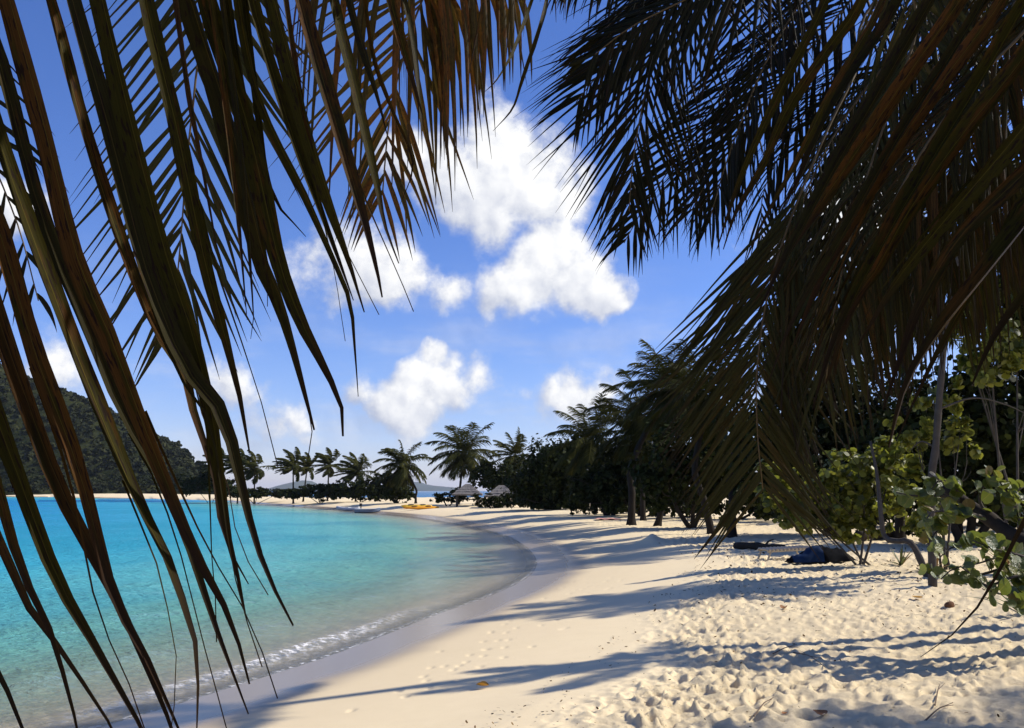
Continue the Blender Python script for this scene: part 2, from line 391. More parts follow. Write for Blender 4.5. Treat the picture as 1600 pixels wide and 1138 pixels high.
def polar_grid(rings, angs):
    A, Rr = np.meshgrid(angs, rings); n, k = A.shape
    X = (Rr*np.sin(A)).ravel(); Y = (Rr*np.cos(A)).ravel()
    i = np.arange(n-1)[:, None]*k + np.arange(k-1)[None]; i = i.ravel()
    return X, Y, np.stack([i, i+1, i+k+1, i+k], 1)
def make_rings(r0, r1, base, q):
    out = [r0]
    while out[-1] < r1: out.append(out[-1] + max(base, q*out[-1]**2 if out[-1] < 120 else .05*out[-1]))
    return np.array(out)
view = np.linspace(R(-33), R(33), 660)
angs = np.concatenate([np.linspace(R(-180), R(-34), 90), view, np.linspace(R(34), R(180), 90)])

def build_beach():
    X, Y, Fc = polar_grid(np.concatenate([[.05, .5, 1, 1.6, 2.3, 3.0, 3.8, 4.5], make_rings(5.0, 900, .03, .00045)]), angs)
    s = shore(X, Y); Z = hgt(X, Y, s)
    d = np.hypot(X, Y)
    edge = 4.6 + 2.2*(fbm(X*.22, Y*.22, 21, 3) - .5)
    tr = np.clip((s - edge)/1.0, 0, 1)
    amp = .031*tr*(.45 + 1.1*fbm(X*.6, Y*.6, 81, 3))*np.clip(1.3 - d/60, 0, 1)
    rough = .55*tile_at(X, Y) + .55*tile_at(X*.766 - Y*.643 + 2.1, X*.643 + Y*.766 + 1.3, 7.3) + 1.0*(fbm(X*7, Y*7, 31, 4) - .5) + .7*(fbm(X*2.2, Y*2.2, 35, 2) - .5)
    # churned ridge where the smooth wet slope meets the trodden sand
    ridge = np.exp(-((s - edge - .7)/.9)**2)
    Z = Z + amp*rough*(1 + .6*ridge)
    Z = Z + .035*ridge*tr*np.clip(1.3 - d/60, 0, 1)*(fbm(X*13, Y*13, 71, 3) - .5)
    # footprint trails on the firm slope
    for (p, q, n) in (((640,1085),(905,905),30), ((735,1060),(960,900),30), ((560,1110),(800,985),10)):
        a, b = gp(*p), gp(*q)
        for k in range(n):
            c = a + (b - a)*(k + random.uniform(-.3, .3))/n + np.array([random.gauss(0, .22), random.gauss(0, .25), 0])
            dd = ((X - c[0])/.04)**2 + ((Y - c[1])/.08)**2
            w = dd < 9
            Z[w] += -.013*np.exp(-dd[w]**1.5)
    litter = np.clip(ridge*tr*.9, 0, 1) + np.clip((s - 11)/8, 0, 1)*.9
    # small sand heap
    c = gp(1018, 846); Z += .42*np.exp(-np.hypot((X - c[0])/.27, (Y - c[1])/.4)**1.3)*(np.hypot(X - c[0], Y - c[1]) < 4)
    o = part('beach', np.stack([X, Y, Z], 1), Fc, M['sand'], None, True, {'shore': s, 'trample': tr, 'litter': np.clip(litter, 0, 1)})
    tag(o, 'pale trodden sand beach curving round the bay', 'beach', kind='structure')
build_beach()

def build_sea():
    rings = np.concatenate([[3.0, 4, 5], make_rings(6.0, 200, .06, .0007), np.geomspace(212, 16000, 40)])
    a2 = np.concatenate([np.linspace(R(-180), R(-34), 60), np.linspace(R(-33), R(33), 460), np.linspace(R(34), R(180), 60)])
    X, Y, Fc = polar_grid(rings, a2)
    s = shore(X, Y); dep = np.clip(-hgt(X, Y, s), 0, 6)
    d = np.hypot(X, Y)
    wav = (.035*np.sin(s*2.1 + 3*fbm(X*.15, Y*.15, 41, 2)) + .05*(fbm(X*.9, Y*.9, 43, 3) - .5)) * np.clip(-s/1.5, 0, 1) * np.clip(1.2 - d/70, 0, 1)
    # one small breaking wavelet along part of the shore
    along = np.clip(1 - np.abs(Y - 14.0)/5.0, 0, 1)
    ln = s + .55 + .35*(fbm(X*.5, Y*.5, 47, 2) - .5)
    wav = wav + .06*np.sqrt(along)*np.exp(-(ln/.16)**2)
    foam = np.exp(-(ln/.18)**2)*along*.95 + np.exp(-((s - .06 - .05*(fbm(X*2, Y*2, 48, 2) - .5))/.035)**2)*(d < 60)*.8
    foam = foam + np.exp(-((s + .25)/.2)**2)*along*.15
    Z = np.where(s > -.05, .012, .012 + wav)
    keep = (s[Fc] < .35).any(1)
    Fc = Fc[keep]; used, inv = np.unique(Fc, return_inverse=True); Fc = inv.reshape(Fc.shape)
    V = np.stack([X, Y, Z], 1)[used]
    o = part('sea', V, Fc, M['water'], None, True, {'depth': dep[used], 'shore': s[used], 'foam': np.clip(foam[used], 0, 1)})
    tag(o, 'clear turquoise water of the bay', 'sea', kind='structure')
build_sea()

# ------------------------------------------------------------------ hills
def leaf_cloud(centres, normals, sizes, sides=6, elong=1.0, seed=0, flop=.9):
    """many small leaf polygons in one mesh: returns verts, faces, per-vertex tone"""
    r = np.random.default_rng(seed); n = len(centres)
    nn = normals + r.normal(0, flop, (n, 3)); nn /= np.linalg.norm(nn, axis=1, keepdims=True) + 1e-9
    a = np.cross(nn, r.normal(0, 1, (n, 3))); a /= np.linalg.norm(a, axis=1, keepdims=True) + 1e-9
    b = np.cross(nn, a); V = np.empty((n, sides, 3))
    for k in range(sides):
        th = 2*math.pi*k/sides
        V[:, k] = centres + (a*math.cos(th)*elong + b*math.sin(th))*sizes[:, None]
    V[:, 0] += nn*sizes[:, None]*.25
    return V.reshape(-1, 3), np.arange(n*sides).reshape(n, sides), np.repeat(r.random(n), sides)

def build_hill():
    m, t, out = material('hillside')
    pos = t.new('ShaderNodeNewGeometry').outputs['Position']
    n = t.noise(pos, .05, 6, .65); n2 = t.noise(pos, .35, 4, .6)
    finish(t, out, t.mix(t.ramp(t.math('ADD', n, t.math('MULTIPLY', t.math('SUBTRACT', n2, .5), .5)), .35, .7), (.010, .014, .004), (.030, .034, .011)), .95, n2, 1.0, 1.5, spec=.05)
    nx, ny = 150, 110
    gx = np.linspace(-640, -120, nx); gy = np.linspace(380, 800, ny)
    X, Y = np.meshgrid(gx, gy); X = X.ravel(); Y = Y.ravel()
    s = shore(X, Y)
    prof = np.array([(-700, 120), (-420, 104), (-330, 88), (-270, 71), (-235, 58), (-205, 41), (-180, 27), (-160, 17), (-140, 8), (-120, 2)], float)
    ridge = np.interp(X + (Y - 480)*.35, prof[:, 0], prof[:, 1])
    w = np.exp(-((Y - 500)/np.where(Y < 500, 70, 130))**2)
    w = np.clip((w - .16)/.84, 0, 1)
    Z = 1.0 + .88*ridge*w*(.88 + .24*fbm(X*.02, Y*.02, 51, 4)) + 5*w*fbm(X*.09, Y*.09, 52, 3)
    Z = np.minimum(Z, .5 + np.clip(s + 2, -3, 1e9)*1.1)
    i = np.arange(ny-1)[:, None]*nx + np.arange(nx-1)[None]; i = i.ravel()
    o = part('hill', np.stack([X, Y, Z], 1), np.stack([i, i+1, i+nx+1, i+nx], 1), m, None, True)
    tag(o, 'steep scrub-covered headland rising on the left across the bay', 'hill', kind='structure')
    # scrub: a mass of bushes nobody could count
    r = np.random.default_rng(5); N = 5200
    cx = r.uniform(-520, -128, N); cy = r.uniform(395, 540, N)
    cell = (np.clip(((cx + 640)/520*(nx-1)).round(), 0, nx-1) + np.clip(((cy - 380)/420*(ny-1)).round(), 0, ny-1)*nx).astype(int)
    cz = Z[cell]; ok = cz > 1.2; cx, cy, cz = cx[ok], cy[ok], cz[ok]
    rad = r.uniform(1.0, 2.6, len(cx)); k = 22
    dv = r.normal(0, 1, (len(cx), k, 3)); dv /= np.linalg.norm(dv, axis=2, keepdims=True); dv[:, :, 2] = np.abs(dv[:, :, 2])
    P = np.stack([cx, cy, cz], 1)[:, None] + dv*rad[:, None, None]*r.uniform(.6, 1.0, (len(cx), k, 1))
    V, Fc, rn = leaf_cloud(P.reshape(-1, 3), dv.reshape(-1, 3), np.repeat(rad*.42, k)*r.uniform(.6, 1.2, len(cx)*k), 5, 1.2, 6, .5)
    rn = np.clip(.5*rn + .5*np.repeat(np.repeat(r.random(len(cx)), k), 5), 0, 1)
    o = part('hillside_scrub', V, Fc, M['scrub'], None, False, {'rnd': rn})
    tag(o, 'dense low scrub covering the headland slope', 'scrub', kind='stuff')
build_hill()
def far_island(name, label, pts, Y, depth):
    m = bpy.data.materials.get('island_ground') or simple('island_ground', (.035, .045, .022), .95, .5, .02, .05, .8)
    top = spline([at(x, y, Y) for x, y in pts], 60); n = len(top); rows = []
    for j, f in enumerate(np.linspace(-1, 1, 13)):
        w = max(0.0, 1 - abs(f)**1.4)
        row = top.copy(); row[:, 1] += f*depth
        jig = (fbm(np.arange(n)*.23 + j, np.full(n, j*.7), 61, 3) - .5)
        row[:, 2] = -4 + (top[:, 2] + 4)*w*(1 + .22*jig); rows.append(row)
    V = np.vstack(rows); i = (np.arange(12)[:, None]*n + np.arange(n-1)[None]).ravel()
    o = part(name, V, np.stack([i, i+1, i+n+1, i+n], 1), m, None, True)
    tag(o, label, 'island', kind='structure')
far_island('distant_island', 'blue-grey humped island on the horizon behind the slim palms', [(446,768),(456,758),(466,753),(478,751),(490,756),(503,758),(515,756),(530,760),(548,768)], 8600, 1200)
far_island('distant_island', 'long blue-grey island on the horizon behind the leaning palm', [(596,769),(620,757),(650,753),(668,757),(690,760),(720,763),(760,769)], 9200, 1200)

# ------------------------------------------------------------------ palms
GRAV = np.array([0, 0, -1.0])
def blade(P, w, side, nrm, fold=.35):
    """folded leaf blade along curve P: three verts per station"""
    w = np.asarray(w)[:, None]
    V = np.stack([P - side*w*.5 - nrm*w*fold*.5, P, P + side*w*.5 - nrm*w*fold*.5], 1).reshape(-1, 3)
    n = len(P); Fc = []
    for i in range(n-1):
        a = i*3; Fc += [(a, a+1, a+4, a+3), (a+1, a+2, a+5, a+4)]
    al = np.repeat(np.linspace(0, 1, n), 3); ac = np.tile([-1.0, 0, 1.0], n)
    return V, Fc, al, ac
def frond_leaflets(Rc, up, L0, pairs, width, t0=.12, beta=(25, 62), droop=.5, wind=(0, 0, 0), segs=5, jit=.1, lift=.15, seed=0, tipw=.04, taper=False):
    """leaflets of one frond as arrays: verts (m, segs+1, 3, 3)"""
    r = np.random.default_rng(seed); n = len(Rc)
    T = np.gradient(Rc, axis=0); T /= np.linalg.norm(T, axis=1, keepdims=True)
    pull = GRAV*droop + np.asarray(wind, float)
    t = np.repeat(t0 + (1 - t0)*(np.arange(pairs) + .5)/pairs, 2); sd = np.tile([-1.0, 1.0], pairs)
    ok = r.random(len(t)) > .03; t, sd = t[ok], sd[ok]; m = len(t)
    t = np.clip(t + r.uniform(-.3, .3, m)/pairs, 0, 1); i = t*(n-1); i0 = np.minimum(n-2, i.astype(int)); fr = (i - i0)[:, None]
    p = Rc[i0]*(1-fr) + Rc[i0+1]*fr; tg = T[i0]*(1-fr) + T[i0+1]*fr; tg /= np.linalg.norm(tg, axis=1, keepdims=True)
    U = up - (tg @ up)[:, None]*tg; U /= np.linalg.norm(U, axis=1, keepdims=True); S_ = np.cross(tg, U)
    tl = (t - t0)/(1 - t0)
    be = np.radians(beta[0] + (beta[1] - beta[0])*tl + r.normal(0, 4, m))[:, None]; lf = (lift + r.normal(0, .06, m))[:, None]
    d = sd[:, None]*S_*np.cos(be) + tg*np.sin(be) + U*lf; d /= np.linalg.norm(d, axis=1, keepdims=True)
    L = L0*np.where(tl < .6, .55 + 1.3*tl - .92*tl*tl, 1.0*(1 - .66*(np.clip(tl - .6, 0, 1)/.4)**1.3))*r.uniform(1 - jit, 1 + jit, m)
    if taper: L = L0*(1 - .58*tl)*np.clip(.75 + 3*tl, 0, 1)*r.uniform(1 - jit, 1 + jit, m)
    P = [p]; tw = r.normal(0, .12, (m, 3))
    for s in range(segs):
        d = d + (pull*(1 + .8*s/segs)*r.uniform(.75, 1.25, (m, 1)) + tw*.6)/segs; d /= np.linalg.norm(d, axis=1, keepdims=True)
        P.append(P[-1] + d*(L/segs)[:, None])
    P = np.stack(P, 1); D = np.gradient(P, axis=1); D /= np.linalg.norm(D, axis=2, keepdims=True)
    side = tg[:, None] - np.sum(D*tg[:, None], 2, keepdims=True)*D; side /= np.linalg.norm(side, axis=2, keepdims=True) + 1e-9
    nr = np.cross(D, side)*sd[:, None, None]; x = np.linspace(0, 1, segs+1)
    w = (width*r.uniform(.8, 1.1, m))[:, None]*(np.clip(.45 + 3*x, 0, 1)*np.clip((1.03 - x)/.6, tipw, 1))[None]; w = w[:, :, None]
    return np.stack([P - side*w*.5 - nr*w*.22, P, P + side*w*.5 - nr*w*.22], 2)
def strip_faces(n):
    return np.array([q for i in range(n-1) for q in ((i*3, i*3+1, i*3+4, i*3+3), (i*3+1, i*3+2, i*3+5, i*3+4))])
def join_blades(V, name, mat, parent, kind=None, stem=None):
    m, n = V.shape[:2]; f0 = strip_faces(n); Fc = (f0[None] + (np.arange(m)*n*3)[:, None, None]).reshape(-1, 4)
    al = np.tile(np.repeat(np.linspace(0, 1, n), 3), m); ac = np.tile([-1.0, 0, 1.0], m*n); rn = np.repeat(rng.random(m), n*3); VV = V.reshape(-1, 3)
    if stem is not None:
        sv = np.vstack(stem.v); Fc = np.vstack([Fc, np.array([q for q in stem.f if len(q) == 4]) + len(VV)]); VV = np.vstack([VV, sv]); k = len(sv)
        al = np.concatenate([al, np.full(k, .2)]); ac = np.concatenate([ac, np.zeros(k)]); rn = np.concatenate([rn, np.full(k, .8)])
    return part(name, VV, Fc, mat, parent, False, {'along': al, 'across': ac, 'rnd': rn}, kind)
def leaflet_obj(b, mat, parent):
    return part('leaflet', b[0], np.array(b[1]), mat, parent, True, {'along': b[2], 'across': b[3], 'rnd': np.full(len(b[0]), random.random())})

def palm_trunk(root, base, top, r0=.17, r1=.10, bow=None, mat='trunk'):
    base = np.asarray(base, float); top = np.asarray(top, float); mid = (base + top)/2 + (np.asarray(bow) if bow is not None else np.array([0, 0, -.0]))
    b0 = base + np.array([0, 0, -.25])
    P = spline([b0, .5*(base + mid) + np.array([0, 0, -.05]), mid, top], 26)
    rr = np.linspace(r0, r1, 26)*(1 + .06*np.sin(np.arange(26)*2.4)); rr[0] *= 1.7; rr[1] *= 1.35; rr[2] *= 1.12
    return MB().tube(P, rr, 9).build('trunk', M[mat], root, True)
def palm(label, base, top, flen, nf=20, wind=(-.35, 0, 0), pairs=34, mat='frond_far', seed=0, group=None, low=-35, sag=.9, width=.06, name='coconut_palm', trunk_r=.16, bow=None, cat='palm tree', dead=2, lfl=.30):
    r = random.Random(seed)
    root = thing(name, label, cat, base, group)
    palm_trunk(root, base, top, trunk_r, trunk_r*.6, bow)
    nf = int(nf*1.35); top = np.asarray(top, float); wv = np.asarray(wind, float)
    for k in range(nf):
        az = seed*1.7 + k*2.39996 + r.uniform(-.3, .3); f = (k + .5)/nf
        el = R(78 - (78 - low)*f**.9 + r.uniform(-9, 9)); L = flen*r.uniform(.85, 1.1)*(.62 + .38*math.sin(math.pi*min(1, f*.8 + .2)))
        d = np.array([math.cos(az)*math.cos(el), math.sin(az)*math.cos(el), math.sin(el)]); P = [top]; ns = 12
        for s in range(ns):
            d = unit(d + (GRAV*sag*.82*(.35 + s/ns) + wv*1.2*(.4 + s/ns))/ns*1.25); P.append(P[-1] + d*L/ns)
        Rc = spline(np.array(P), 20)
        upv = unit(np.array([0, 0, 1.0]) + .3*np.array([math.cos(az), math.sin(az), 0]))
        bl = frond_leaflets(Rc, upv, flen*lfl, pairs, width, .10, (25, 58), .85, wv*1.3, 3, .12, seed=seed*100 + k, tipw=.15)
        join_blades(bl, 'frond', M[mat], root, None, MB().tube(Rc, np.linspace(.035, .008, 20)*max(.6, flen/3.5), 4))
    return root

# far to near; crown given in photograph pixels plus a distance
def palm_px(label, bpx, Y, cpx, flen_px, seed, bow=None, **kw):
    """base pixel column and crown pixel at distance Y"""
    b = at(bpx, 767, Y); base = onground(b[0], Y); top = at(cpx[0], cpx[1], Y)
    return palm(label, base, top, flen_px/F*Y, seed=seed, bow=bow, width=max(.045, 1.7/F*Y), **kw)
BR = (-1.25, .1, .12)
palm_px('far palm half hidden by leaflets, furthest left of the slim palms', 338, 175, (343,728), 36, 1, wind=BR, nf=18, group='palms along the far beach')
palm_px('far palm in the middle of the left cluster above the low white boat', 372, 172, (372,728), 35, 2, wind=BR, nf=18, group='palms along the far beach')
palm_px('far palm with drooping pale fronds right of the left cluster', 398, 168, (398,731), 36, 3, wind=BR, nf=20, low=-60, group='palms along the far beach')
palm_px('windswept slim palm, left one of the close pair above the hedge', 459, 150, (458,730), 36, 4, wind=BR, nf=16, group='palms along the far beach')
palm_px('windswept slim palm, right one of the close pair above the hedge', 474, 155, (480,731), 30, 5, wind=BR, nf=14, group='palms along the far beach')
palm_px('lone slim palm with clear straight trunk above the hedge', 512, 150, (514,727), 34, 6, wind=BR, nf=15, group='palms along the far beach')
palm_px('short windswept palm rising straight out of the hedge', 556, 140, (558,738), 40, 7, wind=(-.9, .1, .15), nf=18, group='palms along the far beach')
palm_px('broad heavy-headed palm leaning over the orange kayaks', 650, 118, (628,726), 50, 8, wind=(-.25, 0, 0), nf=26, low=-65, sag=1.25, bow=(.9, 0, -.6), group='palms behind the bay')
palm_px('tall full palm beside the thatched shelters', 716, 104, (725,706), 66, 9, wind=(-.2, 0, 0), nf=26, low=-55, sag=1.1, group='palms behind the bay')
palm_px('small palm with upswept crown behind the thatched shelters', 806, 108, (805,712), 46, 10, wind=(-.3, 0, .1), nf=18, low=-50, group='palms behind the bay')
palm_px('stout palm in front of the dark tree mass', 930, 66, (924,688), 78, 11, wind=(-.15, 0, 0), nf=26, low=-70, sag=1.1, pairs=40, group='palms behind the bay')
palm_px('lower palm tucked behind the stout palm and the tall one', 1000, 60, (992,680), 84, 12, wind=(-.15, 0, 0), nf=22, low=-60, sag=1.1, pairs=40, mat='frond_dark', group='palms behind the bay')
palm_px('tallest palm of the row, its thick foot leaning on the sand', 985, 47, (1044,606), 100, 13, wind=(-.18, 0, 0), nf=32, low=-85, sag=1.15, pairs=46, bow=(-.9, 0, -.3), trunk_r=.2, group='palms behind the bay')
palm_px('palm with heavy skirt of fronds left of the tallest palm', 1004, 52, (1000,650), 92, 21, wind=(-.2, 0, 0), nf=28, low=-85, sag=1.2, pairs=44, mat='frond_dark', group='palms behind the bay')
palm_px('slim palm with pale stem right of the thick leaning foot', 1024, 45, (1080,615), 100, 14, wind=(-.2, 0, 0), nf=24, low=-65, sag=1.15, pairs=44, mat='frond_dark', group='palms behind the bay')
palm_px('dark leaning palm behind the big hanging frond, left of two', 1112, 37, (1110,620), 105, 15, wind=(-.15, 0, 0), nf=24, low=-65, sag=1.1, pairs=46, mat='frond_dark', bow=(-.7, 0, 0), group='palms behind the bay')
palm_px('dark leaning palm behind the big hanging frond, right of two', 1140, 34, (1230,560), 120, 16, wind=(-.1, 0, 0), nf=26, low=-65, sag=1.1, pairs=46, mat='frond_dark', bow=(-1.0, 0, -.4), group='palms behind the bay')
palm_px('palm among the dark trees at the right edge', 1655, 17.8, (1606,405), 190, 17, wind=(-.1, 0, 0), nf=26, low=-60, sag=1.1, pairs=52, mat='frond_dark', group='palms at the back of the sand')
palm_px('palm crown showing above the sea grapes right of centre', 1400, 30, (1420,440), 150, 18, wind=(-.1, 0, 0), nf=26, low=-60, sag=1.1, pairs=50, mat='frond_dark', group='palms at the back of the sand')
b = onground(8.7, 10.95)
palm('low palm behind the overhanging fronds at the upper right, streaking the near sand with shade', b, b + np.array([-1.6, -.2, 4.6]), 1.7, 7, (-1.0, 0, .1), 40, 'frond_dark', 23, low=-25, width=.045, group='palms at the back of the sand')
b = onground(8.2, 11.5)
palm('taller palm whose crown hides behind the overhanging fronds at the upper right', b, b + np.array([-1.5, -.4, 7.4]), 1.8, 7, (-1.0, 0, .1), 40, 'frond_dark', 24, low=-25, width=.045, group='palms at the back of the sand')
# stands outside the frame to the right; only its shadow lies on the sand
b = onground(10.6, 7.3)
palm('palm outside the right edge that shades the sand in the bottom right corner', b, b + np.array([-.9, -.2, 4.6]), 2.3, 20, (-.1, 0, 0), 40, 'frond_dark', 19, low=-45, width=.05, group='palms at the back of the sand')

# ------------------------------------------------------------------ trees and shrubs
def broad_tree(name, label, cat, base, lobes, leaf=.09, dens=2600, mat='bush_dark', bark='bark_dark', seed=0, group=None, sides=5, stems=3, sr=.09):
    """stems plus leaf clumps filling several lobes (centre, radii)"""
    r = np.random.default_rng(seed); base = np.asarray(base, float)
    root = thing(name, label, cat, base, group)
    mb = MB(); P, Nn = [], []
    for li, (c, rad) in enumerate(lobes):
        c = np.asarray(c, float); rad = np.asarray(rad, float)
        if li < stems or li % 2 == 0:
            m1 = base + (c - base)*.45 + r.normal(0, .12, 3)*np.linalg.norm(c - base)*.4
            pts = spline([base + np.array([r.normal(0, .12), r.normal(0, .12), -.15]), m1, c + rad*np.array([0, 0, .2])], 12)
            mb.tube(pts, np.linspace(sr, sr*.3, 12), 6)
            for _ in range(4):
                q = pts[r.integers(5, 11)]; e = c + r.normal(0, .5, 3)*rad; mb.tube(spline([q, (q + e)/2 + r.normal(0, .1, 3), e], 6), np.linspace(sr*.35, sr*.1, 6), 4)
        n = int(dens*rad[0]*rad[2]); ncl = max(6, n//28)
        cd = r.normal(0, 1, (ncl, 3)); cd /= np.linalg.norm(cd, axis=1, keepdims=True)
        cc = c + cd*rad*(r.uniform(.35, 1.06, (ncl, 1)))
        wob = 1 + .22*r.normal(0, 1, (ncl, 1)); cc = c + (cc - c)*wob
        q = cc[r.integers(0, ncl, n)] + r.normal(0, 1, (n, 3))*rad*.11
        P.append(q); Nn.append((q - c)/rad + np.array([0, 0, .6]))
    P = np.vstack(P); Nn = np.vstack(Nn)
    ok = P[:, 2] > base[2] + .08; P, Nn = P[ok], Nn[ok]
    mb.build('trunk', M[bark], root, True)
    V, Fc, rn = leaf_cloud(P, Nn, leaf*r.uniform(.65, 1.25, len(P)), sides, 1.15, seed + 1, .7)
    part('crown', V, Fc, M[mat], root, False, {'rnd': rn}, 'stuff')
    return root
def tree_px(name, label, cat, bpx, Y, lobes_px, seed, depth=.8, **kw):
    b = at(bpx, 767, Y); base = onground(b[0], Y)
    lobes = []
    for (x, y, rx, ry) in lobes_px:
        rx *= Y/F; ry *= Y/F
        lobes.append((at(x, y, Y + random.uniform(-.3, .3)*rx), (rx, rx*depth, ry)))
    return broad_tree(name, label, cat, base, lobes, seed=seed, **kw)
# isthmus hedge and bushes on the far beach
for i, (lb, x, Y, lo) in enumerate([
        ('low dark hedge bush below the slim windswept palms, left half', 500, 140, [(470,768,24,10),(500,768,28,11),(530,766,26,13),(450,772,18,7)]),
        ('low dark hedge bush below the short windswept palm', 560, 135, [(545,765,26,15),(575,763,26,17),(600,768,24,14)]),
        ('dark rounded bush at the foot of the heavy-headed palm', 620, 122, [(614,762,22,20),(600,752,14,12),(634,772,18,12)]),
        ('low scrubby bush left of the slim palms along the water', 400, 165, [(370,769,26,8),(405,770,28,8),(440,771,24,7)]),
        ('dark bush under the leaflet-hidden palms of the left cluster', 330, 178, [(300,757,22,14),(325,752,20,16),(350,758,20,12)]),
        ('dark trees at the foot of the headland', 240, 425, [(180,759,40,13),(230,757,36,14),(275,753,26,18)]),
        ('dark shore trees at the far left under the headland', 110, 425, [(40,758,50,16),(100,758,40,14),(145,760,30,11)])]):
    tree_px('coastal_bush', lb, 'bush', x, Y, lo, 100+i, leaf=.17 if Y < 200 else .32, dens=420 if Y < 200 else 110, group='bushes along the far beach', sr=.07)
tree_px('coastal_bush', 'small bush between the kayaks and the thatched shelters', 'bush', 700, 100, [(690,778,16,10),(712,776,18,12)], 120, leaf=.10, dens=800, group='bushes behind the bay')
tree_px('coastal_bush', 'dark bush in front of the right thatched shelter', 'bush', 770, 88, [(755,784,18,10),(780,783,22,13),(806,780,18,14)], 121, leaf=.10, dens=800, group='bushes behind the bay')
tree_px('coastal_tree', 'big rounded dark tree between the shelters and the stout palm', 'tree', 870, 78, [(850,740,45,45),(880,720,50,42),(830,765,38,32),(900,760,50,40),(860,778,55,24),(905,705,30,26)], 122, leaf=.12, dens=620, group='broad trees behind the bay', sr=.2)
tree_px('coastal_tree', 'dark leafy tree left of the big rounded tree behind the shelters', 'tree', 790, 100, [(770,750,34,24),(800,752,34,30),(760,735,22,18)], 123, leaf=.13, dens=520, group='broad trees behind the bay', sr=.15)
tree_px('coastal_tree', 'dark thicket below the stout palm, trunks showing on the sand', 'tree', 950, 60, [(930,765,40,36),(970,755,45,44),(1005,740,46,54),(975,715,40,36)], 124, leaf=.11, dens=640, group='broad trees behind the bay', sr=.15)
tree_px('coastal_tree', 'dark thicket behind the hanging frond', 'tree', 1080, 42, [(1040,735,60,52),(1090,720,70,66),(1140,730,66,60)], 125, leaf=.10, dens=700, group='broad trees behind the bay', sr=.12)
tree_px('coastal_tree', 'dark wood behind the sea grapes at centre right', 'tree', 1290, 34, [(1220,690,90,80),(1300,660,100,90),(1380,680,90,90),(1300,760,130,50)], 126, leaf=.10, dens=700, group='broad trees behind the bay', sr=.14)
tree_px('coastal_tree', 'dark wood behind the grey trunk at the right', 'tree', 1500, 27, [(1440,700,90,90),(1520,640,110,110),(1600,680,110,120),(1520,770,150,52),(1640,560,90,100)], 127, leaf=.10, dens=640, group='broad trees behind the bay', sr=.14)
UNDER = ['dark undergrowth bush below the stout palm crown', 'dark undergrowth bush just behind the thick leaning palm foot', 'dark undergrowth bush right of the slim pale palm stem',
         'dark undergrowth bush behind the two dark leaning palms', 'dark undergrowth bush seen through the tip of the hanging frond', 'dark undergrowth bush behind the log and thin curved stem',
         'dark undergrowth bush behind the slender grey trunk', 'dark undergrowth bush above the near sea grape branch', 'dark undergrowth bush at the far right behind the near sea grape']
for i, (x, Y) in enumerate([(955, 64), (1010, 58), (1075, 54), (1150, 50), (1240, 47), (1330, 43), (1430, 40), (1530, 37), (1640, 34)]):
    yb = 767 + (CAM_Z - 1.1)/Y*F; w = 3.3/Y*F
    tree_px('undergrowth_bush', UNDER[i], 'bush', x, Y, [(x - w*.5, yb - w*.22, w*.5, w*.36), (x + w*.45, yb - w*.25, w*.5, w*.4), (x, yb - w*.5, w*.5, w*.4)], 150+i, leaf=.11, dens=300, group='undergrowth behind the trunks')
# sea grapes in the light
tree_px('sea_grape', 'sunlit sea grape shrub with small round leaves above the blue tarpaulin', 'shrub', 1345, 20.5, [(1300,770,70,42),(1250,800,56,40),(1340,740,60,40),(1380,770,56,44),(1220,770,40,40),(1320,820,60,30),(1400,715,44,34)], 130, leaf=.066, dens=1250, mat='grape', bark='bark', sides=8, sr=.03)
tree_px('sea_grape', 'tall sea grape with yellow-green round leaves high at the right edge', 'shrub', 1590, 17, [(1545,520,60,60),(1590,560,50,60),(1520,580,34,40),(1600,470,60,40)], 131, leaf=.066, dens=1050, mat='grape', bark='bark', sides=8, sr=.035)
tree_px('sea_grape', 'sea grape behind the slender grey trunk, leaves catching light', 'shrub', 1470, 18.5, [(1430,690,44,40),(1500,690,40,44),(1460,630,44,36),(1420,750,40,30),(1470,790,50,34),(1440,820,34,20)], 132, leaf=.066, dens=900, mat='grape', bark='bark', sides=8, sr=.028)

# near sea grape at the right edge: big round leaves one by one
def round_leaf():
    V = [(0, 0, 0)]; n = 12
    for k in range(n):
        th = 2*math.pi*k/n - math.pi/2
        rr = 1.0 - (.28 if k == 0 else 0); V.append((rr*math.cos(th), rr*math.sin(th) + .9, .13*math.cos(2*th) + .05))
    V[0] = (0, .95, -.06)
    return mesh_of('leaf', V, [(0, 1+k, 1+(k+1) % n) for k in range(n)], None, True)
LEAF_MATS = []
for i, c in enumerate([(.055, .085, .016), (.085, .115, .022), (.15, .16, .035), (.14, .075, .02)]):
    m, t, out = material('round_leaf')
    co = t.new('ShaderNodeTexCoord').outputs['Object']
    vein = t.math('ABSOLUTE', t.new('ShaderNodeSeparateXYZ', {0: co}).outputs[0])
    n = t.noise(co, 2.5, 4, .6)
    col = t.mix(t.ramp(vein, 0, .09, .7, 0), t.mix(n, tuple(x*.55 for x in c), tuple(x*1.25 for x in c)), (.24, .16, .06))
    finish(t, out, col, .36, n, .3, .1, trans=t.mix(.6, col, (.35, .40, .05)), tfac=.3, spec=.5); LEAF_MATS.append(m)
LEAVES = []
for m in LEAF_MATS:
    me = round_leaf(); me.materials.append(m); LEAVES.append(me)
